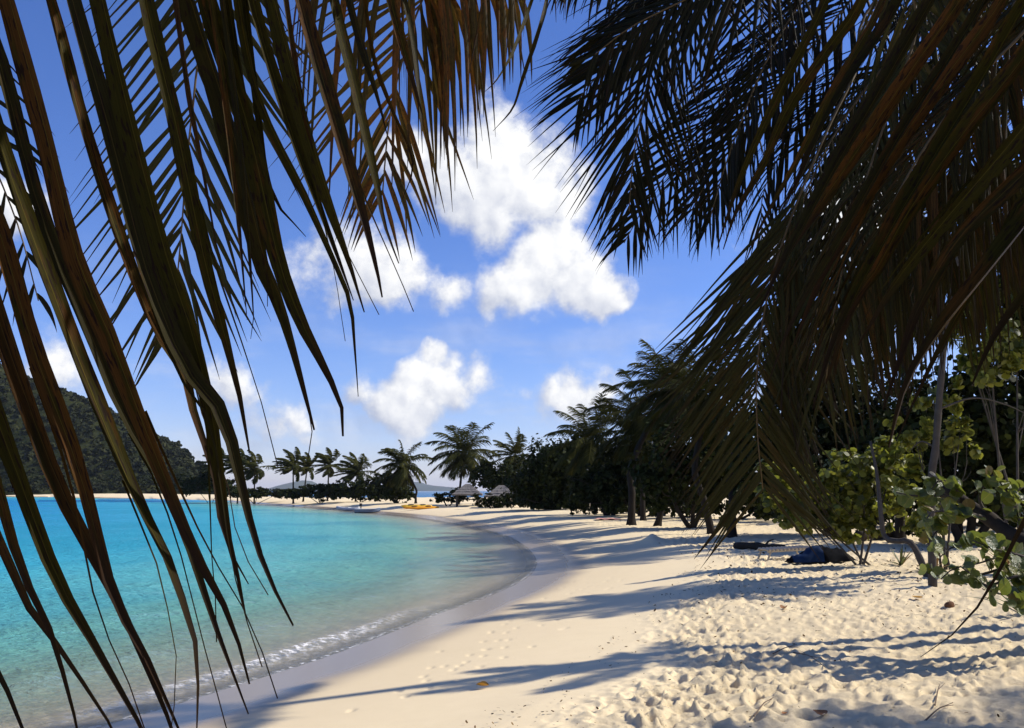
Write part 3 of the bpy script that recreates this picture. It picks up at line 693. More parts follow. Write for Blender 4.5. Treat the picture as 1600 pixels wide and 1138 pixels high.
def near_sea_grape():
    base = onground(*at(1640, 900, 9.4)[:2]); root = thing('sea_grape', 'near sea grape branches with big round leaves at the right edge', 'shrub', base)
    r = random.Random(11)
    tr = spline([base + np.array([.1, .1, -.1]), at(1640, 870, 9.5), at(1590, 845, 9.6), at(1545, 810, 9.9), at(1505, 783, 10.2), at(1470, 760, 10.4)], 22)
    MB().tube(tr, np.linspace(.15, .05, 22)*(1 + .12*np.sin(np.arange(22)*1.7)), 9).build('trunk', M['bark_dark'], root, True)
    twigs = [[(1620,870,9.5),(1560,890,9.3),(1500,905,9.1),(1455,898,9.0),(1432,888,8.9)], [(1610,860,9.5),(1550,850,9.3),(1490,855,9.1),(1470,870,9.0)],
             [(1640,930,9.2),(1590,930,8.9),(1550,925,8.8),(1530,905,8.8)], [(1505,783,10.2),(1470,775,10.1),(1430,775,10.0),(1400,770,9.9)],
             [(1545,810,9.9),(1530,780,9.9),(1540,755,9.8),(1556,738,9.8)], [(1505,783,10.2),(1490,760,10.1),(1470,750,10.0),(1455,765,9.9)],
             [(1600,840,9.6),(1590,800,9.6),(1585,775,9.5),(1600,760,9.5)], [(1545,810,9.9),(1500,800,9.7),(1460,800,9.6),(1445,815,9.5)],
             [(1620,880,9.5),(1570,870,9.2),(1530,880,9.0),(1510,885,8.9)], [(1640,900,9.3),(1600,905,9.1),(1560,910,9.0)],
             [(1510,790,10.2),(1480,815,10.1),(1460,835,10.0),(1450,850,9.9)], [(1640,800,9.7),(1600,790,9.7),(1575,770,9.7),(1560,750,9.6)],
             [(1640,910,9.3),(1590,900,9.0),(1540,915,8.9),(1500,885,8.8),(1470,905,8.8)], [(1640,890,9.2),(1600,870,8.9),(1560,860,8.8),(1520,845,8.8)], [(1640,950,9.0),(1600,945,8.8),(1570,940,8.7)]]
    for tw in twigs:
        P = spline([at(*q) for q in tw], 14); MB().tube(P, np.linspace(.022, .006, 14), 5).build('branch', M['bark'], root, True)
        for k in range(3, 14):
            for _ in range(2 if r.random() < .72 else 1):
                d = unit(np.array([r.gauss(0, .7), r.gauss(-.35, .6), r.gauss(.25, .5)])); q = P[k] + d*.02
                nrm = unit(np.array([r.gauss(.25, .5), r.gauss(-.55, .5), r.gauss(.55, .45)])); yv = unit(d - np.dot(d, nrm)*nrm); xv = np.cross(yv, nrm)
                sz = r.uniform(.055, .085)*(1.0 if k < 12 else .75)
                me = LEAVES[3] if r.random() < .06 else LEAVES[r.choice((0, 0, 1, 1, 2))]
                o = bpy.data.objects.new('leaf', me); C.objects.link(o); o.parent = root
                o.matrix_local = Matrix([[xv[i]*sz, yv[i]*sz, nrm[i]*sz, (q - base)[i]] for i in range(3)] + [[0, 0, 0, 1]])
near_sea_grape()

# slender trunks, log, driftwood
def bare_trunk(name, label, cat, pts, r0, r1, mat='bark', twigs=()):
    P = np.array([at(*p) for p in pts]); b = P[0].copy(); b[2] = min(b[2], ground(b[0], b[1])); root = thing(name, label, cat, b)
    P[0] = b + np.array([0, 0, -.1]); c = spline(P, 30)
    MB().tube(c, np.linspace(r0, r1, 30)*(1 + .07*np.sin(np.arange(30)*1.9)), 9).build('trunk', M[mat], root, True)
    for tw in twigs: MB().tube(spline([at(*q) for q in tw], 14), np.linspace(r1*.5, r1*.12, 14), 5).build('branch', M[mat], root, True)
bare_trunk('slender_tree', 'slender grey tree trunk rising at the right among sea grapes', 'tree', [(1452,838,16),(1455,760,16),(1462,700,16),(1468,620,16),(1480,500,16),(1500,380,16)], .075, .045, 'bark',
           [[(1466,640,16),(1520,622,15.8),(1570,632,15.7),(1610,650,15.6)], [(1462,700,16),(1440,690,16.2),(1420,705,16.2)]])
bare_trunk('slender_tree', 'thin pale curved stem bending up from a root on the sand', 'tree', [(1450,862,17.5),(1425,850,17.6),(1400,846,17.8),(1382,838,18),(1376,800,18),(1370,740,18.2),(1360,690,18.4)], .07, .025, 'bark')
def log(label, a, b_, r, mat='bark_dark', name='driftwood_log'):
    A, B = np.array(a), np.array(b_); root = thing(name, label, 'log', (A + B)/2)
    P = spline([A, A*.66 + B*.34 + np.array([0, 0, .03]), A*.33 + B*.67, B], 14)
    mb = MB().tube(P, r*(1 + .1*np.sin(np.arange(14)*1.3)), 10); k = P[8]
    mb.tube(spline([k, k + np.array([.1, -.05, r*1.5]), k + np.array([.25, -.1, r*2.1])], 5), np.linspace(r*.4, r*.15, 5), 6)
    mb.build('log_body', M[mat], root, True)
g1, g2 = gp(1340, 846), gp(1400, 842); up = np.array([0, 0, .16])
log('thick cut log lying on the sand beside the thin curved stem', g1 + up, g2 + up, .16)
g1, g2 = gp(1150, 858), gp(1225, 862); up = np.array([0, 0, .09])
log('dark driftwood log half sunk under the hanging frond', g1 + up, g2 + up, .11)

def spiky(label, p, n, L, seed, tips=.3):
    r = random.Random(seed); root = thing('seedling_plant', label, 'plant', p); root['group'] = 'spiky seedlings on the sand'
    for k in range(n):
        az = r.uniform(0, 6.28); el = R(r.uniform(35, 85)); d = np.array([math.cos(az)*math.cos(el), math.sin(az)*math.cos(el), math.sin(el)]); P = [np.array(p, float)]; l = L*r.uniform(.6, 1.1)
        for s in range(6): d = unit(d + GRAV*.12); P.append(P[-1] + d*l/6)
        P = np.array(P); sd = unit(np.cross(d, [0, 0, 1])); nr = np.cross(np.gradient(P, axis=0), sd); nr /= np.linalg.norm(nr, axis=1, keepdims=True)
        b = blade(P, .05*np.array([.6, 1, 1, .9, .7, .4, .05]), np.tile(sd, (7, 1)), -nr, .5)
        part('leaf', b[0], np.array(b[1]), M['spiky_gold'] if r.random() < tips else M['spiky'], root, True, {'along': b[2], 'across': b[3], 'rnd': np.full(len(b[0]), r.random())})
M['spiky'] = blade_mat('spiky_leaf', (.07, .11, .025), (.16, .14, .03), (.2, .2, .06), .55, .25)
M['spiky_gold'] = blade_mat('spiky_leaf_dry', (.22, .15, .04), (.25, .10, .03), (.3, .2, .06), .5, .25)
spiky('spiky green seedling with upright blades on open sand', gp(1408, 884), 13, .50, 1, .2)
spiky('yellowing spiky seedling beside the near sea grape', gp(1462, 892), 12, .52, 2, .75)
spiky('golden dry spiky plant under the near sea grape trunk', gp(1570, 885), 14, .7, 3, .8)
spiky('pale green spiky plant above the near sea grape trunk', onground(*at(1590, 830, 12.0)[:2]), 14, .75, 4, .1)

# ------------------------------------------------------------------ beach things
M['tarp'] = simple('blue_tarpaulin', (.010, .026, .070), .7, .4, 4, .08, .5)
M['tarp2'] = simple('black_cover', (.005, .0055, .007), .8, .4, 4, .02, .5)
M['pale_wood'] = simple('pale_wood', (.42, .36, .27), .7, .2, 10)
M['thatch'] = simple('thatch', (.17, .155, .14), .95, .5, 9, .05, 1.0)
M['rubber'] = simple('grey_rubber', (.30, .32, .36), .5, .15, 5)
M['hull_blue'] = simple('blue_grey_hull', (.14, .19, .27), .4, .2, 4)
M['white_paint'] = simple('white_paint', (.75, .75, .73), .45, .08, 4)
M['black'] = simple('black_plastic', (.02, .02, .022), .5, .2, 4)
M['orange'] = simple('orange_plastic', (.80, .33, .02), .4, .12, 4)
M['yellow'] = simple('yellow_plastic', (.80, .50, .04), .4, .12, 4)
M['pink'] = simple('pink_towelling', (.62, .30, .24), .95, .15, 12)
M['dead'] = simple('dead_leaf', (.22, .10, .035), .8, .4, 20)
M['yellowleaf'] = simple('yellow_leaf', (.50, .26, .04), .7, .3, 20)
M['husk'] = simple('coconut_husk', (.13, .065, .035), .9, .4, 18, .1, .8)
M['twig'] = simple('twig', (.13, .09, .06), .9, .3, 20)

def tarp_heap():
    a, b_ = gp(1228, 882), gp(1335, 878); c = (a + b_)/2 + np.array([0, 0, .06]); root = thing('tarpaulin_heap', 'dark blue tarpaulin heap lying on sand under the sea grape shrub', 'tarpaulin', c)
    L = np.linalg.norm(b_ - a); ax = unit(b_ - a); ay = unit(np.cross([0, 0, 1], ax))
    nx, ny = 46, 18; V = []
    for i in range(nx):
        for j in range(ny):
            u, v = i/(nx-1)*2 - 1, j/(ny-1)*2 - 1
            w = .38*(1 - .55*abs(u)**1.5); prof = (.20 + .30*math.exp(-((u + .1)/.36)**2) + .16*math.exp(-((u - .5)/.3)**2))*max(0, 1 - abs(v)**2.2)**.7*max(0, 1 - u**6)
            prof += .035*math.sin(u*13 + v*4) * (1 - abs(v)) + .02*math.sin(u*29 - v*7)*(1 - abs(v))
            V.append(c + ax*u*L/2 + ay*v*w*(1 + .1*math.sin(u*9)) + np.array([0, 0, .72*max(-.01, prof) - (.02 if abs(v) == 1 else 0)]))
    i = (np.arange(nx-1)[:, None]*ny + np.arange(ny-1)[None]).ravel()
    part('cover', V, np.stack([i, i+1, i+ny+1, i+ny], 1), M['tarp2'], root, True)
    V2 = np.array(V).reshape(nx, ny, 3)[4:24, 9:18] if np.dot(ay, [0, -1, 0]) > 0 else np.array(V).reshape(nx, ny, 3)[4:24, 0:9]
    kx, ky = V2.shape[:2]; i = (np.arange(kx-1)[:, None]*ky + np.arange(ky-1)[None]).ravel()
    part('blue_flap', V2.reshape(-1, 3) + np.array([0, -.015, .015]), np.stack([i, i+1, i+ky+1, i+ky], 1), M['tarp'], root, True)
tarp_heap()
def lounger():
    a, b_ = gp(1192, 876), gp(1262, 872); root = thing('sun_lounger', 'low pale wooden sun lounger behind the dark blue tarpaulin', 'sun lounger', (a + b_)/2)
    ax = unit(b_ - a); ay = unit(np.cross([0, 0, 1], ax)); L = np.linalg.norm(b_ - a); h = np.array([0, 0, .24])
    for s in (-1, 1):
        MB().tube([a + ay*s*.28 + h, b_ + ay*s*.28 + h], .03, 6).build('rail', M['pale_wood'], root)
        for f, l in ((.08, -.12), (.85, .1)):
            p = a + ax*L*f + ay*s*.28; MB().tube([p + h, p + ax*l + np.array([0, 0, -.03])], .025, 6).build('leg', M['pale_wood'], root)
    for k in range(12):
        p = a + ax*L*(k + .5)/12 + h + np.array([0, 0, .035]); MB().tube([p - ay*.32, p + ay*.32], .03, 4).build('slat', M['pale_wood'], root)
lounger()

def hut(label, px_l, px_r, apex, eave_y, Y, tall):
    c = at((px_l + px_r)/2, eave_y, Y); base = onground(c[0], Y); root = thing('thatched_shelter', label, 'shelter', base); root['group'] = 'thatched shelters'
    w = (px_r - px_l)/F*Y/2; ez = c[2]; az = at(apex[0], apex[1], Y)[2]
    for sx in (-1, 1):
        for sy in (-1, 1):
            p = base + np.array([sx*w*.75, sy*w*.75, 0]); MB().tube([p + np.array([0, 0, -.2]), [p[0], p[1], ez + .25]], .07, 7).build('post', M['bark'], root)
    tiers = 4
    for k in range(tiers):     # each layer of thatch overhangs the one below
        z0 = ez + (az - ez)*k/tiers; z1 = ez + (az - ez)*(k + 1.12)/tiers; w0 = w*(1 - .21*k)*1.08; w1 = w*(1 - .21*(k + 1.0))*.94
        n = 20; rings = []
        for (ww, zz, jz) in ((w0*.97, z0 - .13, .06), (w0, z0, .03), (max(.05, w1), min(az + .12, z1), .02)):
            ring = []
            for q in range(4*n):
                sd, f = divmod(q, n); f = f/n*2 - 1; x, y = [(f, -1), (1, f), (-f, 1), (-1, -f)][sd]
                ring.append([base[0] + x*ww, base[1] + y*ww, zz + random.uniform(-jz, jz)])
            rings.append(np.array(ring))
        MB().loft(rings).build('thatch_layer', M['thatch'], root)
    MB().tube([[base[0] - w*.7, base[1] - .1, base[2] + .75], [base[0] + w*.7, base[1] - .1, base[2] + .75]], .06, 6).build('bar_rail', M['bark_dark'], root)
hut('thatched shelter with square layered roof, left of two, beside the tall full palm', 709, 752, (730,757), 772, 96, 0)
hut('thatched shelter with square layered roof, right of two, behind the dark bush', 759, 808, (782,759), 775, 92, 0)

def hull_rings(L, W, H, n=15, k=14, bow=.9, stern=.0, rocker=.25, flat=.5):
    rings = []
    for i in range(n):
        u = i/(n-1)*2 - 1; w = W/2*max(.03, 1 - abs(u)**(2.4) if u > 0 or stern == 0 else 1 - (1-stern)*abs(u)**3)
        rk = H*rocker*abs(u)**2.5; ring = []
        for j in range(k):
            th = 2*math.pi*j/k; y = math.cos(th)*w; z = math.sin(th); z = (z*.5 + .5)*H*(.9 if z > 0 else 1)
            ring.append([u*L/2, y, z*(.55 + .45*(w/(W/2))) + rk])
        rings.append(np.array(ring))
    return rings
def place(mb, p, rz, tilt=0):
    Mx = np.array(Matrix.Rotation(rz, 3, 'Z') @ Matrix.Rotation(tilt, 3, 'X'))
    mb.v = [v @ Mx.T + np.asarray(p) for v in mb.v]; return mb
def kayak(label, p, rz, L, mat, mat2, seed):
    root = thing('kayak', label, 'kayak', p); root['group'] = 'kayaks pulled up on the sand'
    place(MB().loft(hull_rings(L, .74, .36)), p, rz, .12).build('hull', M[mat], root, True)
    for s in (-.18, .2):
        ck = MB().tube([[L*s + .30*math.cos(a), .22*math.sin(a), .335] for a in np.linspace(0, 2*math.pi, 15)], .03, 6, False)
        place(ck, p, rz, .12).build('cockpit_rim', M['black'], root, True)
    place(MB().loft([np.array([[x, y*.8, .30 + .045*(1 - abs(x/(L*.45)))] for y in (-.06, .06)] + [[x, y, .27] for y in (.08, -.08)]) for x in np.linspace(-L*.42, L*.42, 9)]), p, rz, .12).build('deck_stripe', M[mat2], root)
gk = gp(658, 796); kayak('long orange kayak on the sand, the nearer of the pair', gk, .12, 3.7, 'orange', 'yellow', 1)
gk = gp(651, 793.5); kayak('yellow-orange kayak on the sand, the farther of the pair', gk, .05, 3.3, 'yellow', 'orange', 2)
def dinghy(label, p, rz, L=2.9, W=1.35, tube='rubber'):
    root = thing('dinghy', label, 'dinghy', p); r = .2
    U = [(-L/2, -W/2 + r, r), (0, -W/2 + r, r), (L*.28, -W/2 + r + .05, r + .05), (L*.44, -W*.2, r + .12), (L/2, 0, r + .18), (L*.44, W*.2, r + .12), (L*.28, W/2 - r - .05, r + .05), (0, W/2 - r, r), (-L/2, W/2 - r, r)]
    place(MB().tube(spline(U, 40), np.concatenate([[.05, .15], np.full(36, r), [.15, .05]]), 10), p, rz).build('tube', M[tube], root, True)
    place(MB().box((-.1, 0, .14), (L*.8, W*.62, .06)), p, rz).build('floor', M['hull_blue'], root)
    place(MB().box((-L*.42, 0, .32), (.06, W*.6, .40)), p, rz).build('transom', M['white_paint'], root)
    place(MB().box((.1, 0, .40), (.25, W*.85, .04)), p, rz).build('thwart', M['white_paint'], root)
    mo = MB().loft([np.array([[-L*.47 + .17*math.cos(a), .12*math.sin(a), z] for a in np.linspace(0, 2*math.pi, 11)[:-1]]) * np.array([1, 1, 1]) for z in (.55, .60, .82, .88)])
    m = place(mo, p, rz).build('outboard_motor', M['black'], root, True)
    place(MB().box((-L*.47 - .02, 0, .33), (.12, .09, .5)), p, rz).build('motor_leg', M['black'], m)
def skiff(label, p, rz, L, W, mat, name='rowing_boat'):
    root = thing(name, label, 'boat', p); rings, inner = [], []
    for i in range(15):
        u = i/14*2 - 1; w = W/2*((1 - max(0, u)**2.2)*(1 if u > 0 else 1 - .25*u*u)) + .02; zt = .42 + .16*max(0, u)**2; zb = .0 + .22*max(0, u)**3
        rings.append(np.array([[u*L/2, w, zt], [u*L/2, w*.8, zb + .12], [u*L/2, 0, zb], [u*L/2, -w*.8, zb + .12], [u*L/2, -w, zt], [u*L/2, -w*.85, zt - .01], [u*L/2, -w*.65, zb + .17], [u*L/2, w*.65, zb + .17], [u*L/2, w*.85, zt - .01]]))
    place(MB().loft(rings), p, rz).build('hull', M[mat], root)
    for x in (-L*.22, L*.1): place(MB().box((x, 0, .34), (.22, W*.78, .035)), p, rz).build('thwart', M['pale_wood'], root)
    place(MB().tube(np.array([[q[0][0], q[0][1], q[0][2] + .02] for q in rings]), .025, 5), p, rz).build('gunwale', M['white_paint'], root)
    place(MB().tube(np.array([[q[4][0], q[4][1], q[4][2] + .02] for q in rings]), .025, 5), p, rz).build('gunwale', M['white_paint'], root)
gd = gp(546, 798.5); dinghy('grey inflatable dinghy with black outboard at the water edge', gd, math.pi - .15)
gd = gp(574, 802); skiff('low blue-grey rowing boat in front of the inflatable dinghy', gd, .12, 2.7, 1.15, 'hull_blue')
gd = onground(*at(316, 776, 215)[:2]); skiff('small white boat on the far beach at the left', gd, .3, 4.4, 1.6, 'white_paint')
def towel():
    p = gp(950, 812); root = thing('beach_towel', 'pink towel spread on sand left of the thick leaning palm foot', 'towel', p); V = []
    for i in range(14):
        for j in range(8): V.append(p + np.array([(i/13 - .5)*1.5, (j/7 - .5)*1.9, .05 + .025*math.sin(i*1.1 + j*.7)]))
    i = (np.arange(13)[:, None]*8 + np.arange(7)[None]).ravel(); part('cloth', V, np.stack([i, i+8, i+9, i+1], 1), M['pink'], root, True)
towel()

def fallen_leaf(label, p, size, mat, seed, curl=.5):
    r = random.Random(seed); n = 9; a0 = r.uniform(0, 6.28); V = []
    for i in range(n):
        u = i/(n-1); w = size*.32*math.sin(math.pi*min(1, u*1.02 + .02))**.7
        for v in (-1, -.5, 0, .5, 1):
            V.append([(u - .5)*size, v*w, .012 + curl*size*.35*(v*v)*math.sin(math.pi*u) + .18*size*(u - .5)**2*2])
    Mz = np.array(Matrix.Rotation(a0, 3, 'Z')); V = np.array(V) @ Mz.T + p + np.array([0, 0, .015])
    i = (np.arange(n-1)[:, None]*5 + np.arange(4)[None]).ravel()
    o = part('fallen_leaf', V, np.stack([i, i+1, i+6, i+5], 1), M[mat], None, True); tag(o, label, 'leaf', 'leaves fallen on the sand')
fallen_leaf('curled brown leaf on sunlit sand below the tarpaulin heap', gp(1225, 954), .16, 'dead', 1, .9)
fallen_leaf('yellow leaf on the sand at the edge of the shadow streak', gp(754, 1076), .14, 'yellowleaf', 2, .8)
fallen_leaf('long brown leaf on the sand at the bottom edge', gp(1282, 1122), .17, 'dead', 3, .5)
fallen_leaf('small dark leaf on the sand in the middle of the beach', gp(1125, 1015), .08, 'dead', 4)
fallen_leaf('small dark leaf on the sand near the bottom centre', gp(1226, 1121), .07, 'dead', 5)
fallen_leaf('curled straw leaf on the sand left of the coconut', gp(1434, 937), .22, 'yellowleaf', 6, .3)
fallen_leaf('small brown leaf on sunlit sand above the coconut', gp(1374, 940), .07, 'dead', 7)
def coconut():
    p = gp(1484, 950); n = 14; K = .72; rings = []
    for i in range(9):
        a = math.pi*i/8; rr = max(.004, .085*math.sin(a)**.85)
        rings.append(np.array([[-.12*math.cos(a), rr*math.cos(q)*(1 + .1*math.cos(3*q)), rr*math.sin(q)*(1 + .1*math.cos(3*q))] for q in np.linspace(0, 2*math.pi, n, endpoint=False)]))
    root = thing('coconut', 'brown fallen coconut lying on the sand at the right', 'coconut', p)
    place(MB().loft([q*K for q in rings]), p + np.array([0, 0, .035]), .6).build('husk', M['husk'], root, True)
    place(MB().tube([[.07, 0, 0], [.09, 0, .006], [.10, .01, .012]], [.022, .018, .009], 6), p + np.array([0, 0, .035]), .6).build('stalk_cap', M['dead'], root)
coconut()
for i, (lb, a, b_) in enumerate([('thin twig lying on the sand near the bottom centre', (1178,1122), (1206,1099)), ('thin straw-like twig standing from the sand bottom right', (1461,1105), (1469,1075)),
                           ('forked twig in the shade at the bottom right', (1445,1130), (1490,1108)), ('fine twig on sunlit sand mid beach', (1240,1022), (1290,1048)), ('short dark twig left of mid beach', (1208,1024), (1248,1016))]):
    p, q = gp(*a), gp(*b_); p[2] += .015; q[2] += .03; m_ = (p + q)/2 + np.array([.02, .03, .03])
    mb = MB().tube(spline([p, m_, q], 10), np.linspace(.007, .003, 10), 5); mb.tube(spline([m_, m_ + (q - p)*.25 + np.array([.03, -.04, .02])], 4), .003, 4)
    tag(mb.build('twig', M['twig'], None), lb, 'twig', 'twigs on the sand')

def debris():
    r = np.random.default_rng(77); P = []
    for px, py, sx, sy, n in ((1100,900,260,30,500), (760,1050,90,30,110), (900,950,70,25,130), (1350,900,170,40,420), (1250,1030,330,70,240), (1050,850,130,18,260), (1400,870,120,20,300)):
        for x, y in zip(r.normal(px, sx, n), r.normal(py, sy, n)):
            if y > 815:
                q = onz(x, y, .9); P.append(q[:2])
    P = np.array(P); P = P[(P[:, 1] < 60)]; s = shore(P[:, 0], P[:, 1]); k = s > 4.2; P, s = P[k], s[k]
    Z = hgt(P[:, 0], P[:, 1], s) + .022
    V, Fc, rn = leaf_cloud(np.stack([P[:, 0], P[:, 1], Z], 1), np.tile([0, 0, 1.0], (len(P), 1)), r.uniform(.004, .013, len(P))*np.clip(P[:, 1]/11, .8, 2.2), 5, 2.0, 78, .35)
    tag(part('leaf_litter', V, Fc, M['litter'], None, False, {'rnd': rn}), 'crumbs of dry leaf and weed strewn over the sand', 'leaf litter', kind='stuff')
M['litter'] = leaf_mat('leaf_litter', [(.03, .018, .010), (.09, .050, .022), (.26, .17, .08)], .9, (.1, .06, .02), .05, .05)
debris()

# ------------------------------------------------------------------ the two near palms whose fronds frame the view
def rachis_part(root, Rc, r0, r1):
    return MB().tube(Rc, np.linspace(r0, r1, len(Rc)), 7).build('frond', M['rachis'], root, True)
def traced_leaflet(pts, wpx, Ya, Yb, mat, parent, seed, n=22):
    """leaflet following a seen line, at its own distance: broad folded blade with a slight twist"""
    r = random.Random(seed)
    P2 = spline([(x, y) for x, y in pts], n); u = np.linspace(0, 1, n)
    sway = .05*np.sin(u*math.pi*r.uniform(.7, 1.3) + r.uniform(0, 3))
    Ys = Ya + (Yb - Ya)*u + sway*(u > 0)*np.minimum(1, u*3)
    P = np.array([at(x, y, Y) for (x, y), Y in zip(P2, Ys)])
    D = np.gradient(P, axis=0); D /= np.linalg.norm(D, axis=1, keepdims=True)
    vd = P - np.array([0, 0, CAM_Z]); vd /= np.linalg.norm(vd, axis=1, keepdims=True)
    s0 = np.cross(D, vd); s0 /= np.linalg.norm(s0, axis=1, keepdims=True); n0 = np.cross(s0, D)
    roll = R(r.uniform(-38, 38)) + R(r.uniform(-35, 35))*u
    side = s0*np.cos(roll)[:, None] + n0*np.sin(roll)[:, None]; nr = np.cross(D, side); nr *= np.sign(np.sum(nr*vd, 1).mean())
    w = .75*wpx/F*Ys*np.clip(.55 + 1.6*u, 0, 1)*np.clip((1.02 - u)/.42, .07, 1)**.9/np.cos(roll*.8)
    w = w*(1 + .07*np.sin(np.arange(n)*r.uniform(.8, 1.6) + r.uniform(0, 6)))
    V, Fc, al, ac = blade(P, w, side, nr, r.choice((.5, .75, 1.0)))
    if wpx > 20 and r.random() < .35:              # a strip torn loose along one edge
        k = r.randint(11, 15); m = n - k; q = np.linspace(0, 1, m); sg = r.choice((-1, 1))
        P3 = P[k:] + sg*side[k:]*(w[k]*.42 + .035*q**1.5*r.uniform(.4, 1.4))[:, None] + np.array([0, 0, -1.0])*(.03*q**2)[:, None]
        V2, F2, a2, c2 = blade(P3, np.maximum(.0016, .2*w[k]*(1 - q)), side[k:], nr[k:], .3)
        Fc = Fc + [tuple(i + len(V) for i in f) for f in F2]; V = np.vstack([V, V2]); al = np.concatenate([al, .5 + .5*a2]); ac = np.concatenate([ac, c2])
    return leaflet_obj((V, Fc, al, ac), mat, parent)

# --- left palm
baseL = onground(-4.6, 1.2); crownL = baseL + np.array([.5, .8, 4.3])
left = thing('coconut_palm', 'overhanging palm whose speckled brown fronds fill the upper left', 'palm tree', baseL, 'near palms framing the view')
palm_trunk(left, baseL, crownL, .17, .12, (-.2, -.1, 0))
RA = spline(np.vstack([crownL, at(-1400, -420, 1.75), at(-700, -330, 1.45), at(-250, -230, 1.28), at(0, -225, 1.30), at(350, -200, 1.42), at(650, -110, 1.6), at(800, -40, 1.7)]), 40)
fA = rachis_part(left, RA, .022, .005)
TA = [
 (30, [(-330,-190),(-290,300),(-130,800),(0,1055),(35,1138),(62,1210)]), (30, [(-300,-200),(-250,260),(-100,620),(0,830),(52,950),(98,1013),(178,1138),(200,1190)]),
 (28, [(-290,-215),(-200,250),(-110,460),(-20,700),(35,887),(80,985),(122,1138),(130,1185)]), (40, [(-270,-225),(-190,160),(-110,360),(-40,560),(27,740),(87,897),(150,1010),(222,1138),(245,1190)]),
 (38, [(-230,-230),(-160,40),(-90,230),(5,520),(85,740),(140,850),(200,970),(270,1138),(284,1185)]), (38, [(-200,-230),(-120,60),(-50,240),(5,380),(56,556),(125,740),(175,925),(230,1030),(288,1160)]),
 (34, [(-130,-228),(-60,40),(0,225),(62,400),(140,605),(213,780),(252,855),(280,930),(297,978),(308,1037),(307,1140)]),
 (30, [(-100,-228),(-50,-40),(0,100),(50,290),(88,400),(141,520),(190,640),(250,745),(297,860),(332,967),(388,1116)]),
 (40, [(-50,-226),(15,0),(70,200),(120,400),(170,520),(215,640),(255,740),(305,860),(353,950),(378,1020),(390,1069)]),
 (26, [(10,-225),(76,0),(130,200),(195,400),(246,520),(290,590),(302,650),(333,740),(345,828),(369,880),(388,913)]),
 (38, [(60,-222),(113,0),(170,200),(222,400),(258,500),(292,577),(338,633),(366,710),(380,780),(395,830),(416,895),(458,978)]),
 (42, [(110,-220),(160,0),(207,200),(260,400),(300,520),(330,640),(344,740),(357,835),(371,895),(383,958)]),
 (34, [(190,-214),(228,0),(276,200),(318,400),(350,520),(364,575),(374,615),(390,707)]),
 (44, [(240,-210),(298,0),(362,200),(412,400),(440,470),(465,560),(492,672)]), (44, [(275,-206),(325,0),(388,200),(434,400),(470,500),(505,570),(533,632),(536,682)]),
 (34, [(390,-194),(428,0),(490,230),(545,400),(562,460),(570,488)]), (34, [(440,-180),(470,0),(530,210),(570,350),(590,430),(597,465)]),
 (18, [(345,-200),(395,120),(480,310),(520,400),(548,470),(555,540),(560,620)]), (24, [(490,-165),(520,0),(556,150),(590,300),(600,350),(623,412)]),
 (18, [(530,-152),(548,0),(590,150),(606,215)]), (26, [(330,-202),(372,100),(405,250),(440,400),(447,440)]),
 (14, [(300,-204),(345,100),(368,300),(386,500)]), (14, [(320,-203),(362,100),(384,300),(397,500),(392,530)]), (16, [(360,-199),(400,150),(425,300),(470,360),(478,370)]),
 (10, [(560,-145),(580,60),(610,160),(640,230),(645,270),(625,320)]), (12, [(600,-128),(640,40),(655,160),(660,240)]),
 (22, [(575,-138),(610,0),(640,110),(660,180)]), (12, [(420,-185),(470,150),(500,260),(520,330)]), (12, [(250,-209),(290,100),(318,260),(345,420)]),
 (24, [(360,-199),(395,0),(450,190),(500,330),(552,470)]),
 (9, [(850,-60),(830,0),(800,80),(775,125),(752,148)]), (10, [(862,-60),(848,20),(815,120),(800,168),(770,205)]),
]
for i, (w, pts) in enumerate(TA):
    x = pts[0][0]; Ya = np.interp(x, [-330, -100, 350, 650, 860], [1.26, 1.29, 1.42, 1.6, 1.75])
    mat = M['blade_rust'] if i % 3 == 1 else M['blade_near']
    traced_leaflet(pts, w, Ya, Ya + random.uniform(-.12, .10), mat, fA, 200 + i)
def near_frond(root, pts, L0, pairs, width, mat, up=(0, -1, .25), r0=.016, single=True, origin=None, t0=.1, seed=0, **kw):
    r = random.Random(seed); P = np.array([at(*p) for p in pts])
    first = P[0]
    if origin is not None: P = np.vstack([origin, P])
    n = 60; Rc = spline(P, n); fr = rachis_part(root, Rc, r0, .003)
    if origin is not None:                       # leaflets only along the outer, visible part
        k = int(np.argmin(np.linalg.norm(Rc - first, axis=1))); t0 = k/(n - 1)
    bl = frond_leaflets(Rc, unit(np.array(up, float)), L0, pairs, width, t0, segs=7, seed=seed, **kw)
    if single:
        f0 = strip_faces(8); al = np.repeat(np.linspace(0, 1, 8), 3); ac = np.tile([-1.0, 0, 1.0], 8)
        for b in bl: leaflet_obj((b.reshape(-1, 3), f0, al, ac), M[mat], fr)
    else: join_blades(bl, 'leaflets', M[mat], fr, 'stuff')
near_frond(left, [(250,-420,3.9),(318,-60,4.0),(306,120,4.05),(292,250,4.1),(282,380,4.1),(268,520,4.15)], 1.0, 50, .024, 'blade_olive', origin=crownL, seed=1, droop=.15, beta=(42, 66), lift=.0)
near_frond(left, [(860,-330,3.4),(740,-110,3.4),(665,-10,3.4),(630,90,3.45),(608,190,3.5),(598,300,3.5)], .85, 42, .022, 'blade_gold', origin=crownL, seed=2, droop=.4, beta=(30, 66), lift=-.05)
near_frond(left, [(380,-380,3.2),(560,-150,3.2),(640,-70,3.2),(720,-60,3.25),(805,-35,3.3)], 1.12, 34, .026, 'blade_gold', origin=crownL, seed=3, droop=4.5, beta=(10, 30), lift=-.5)
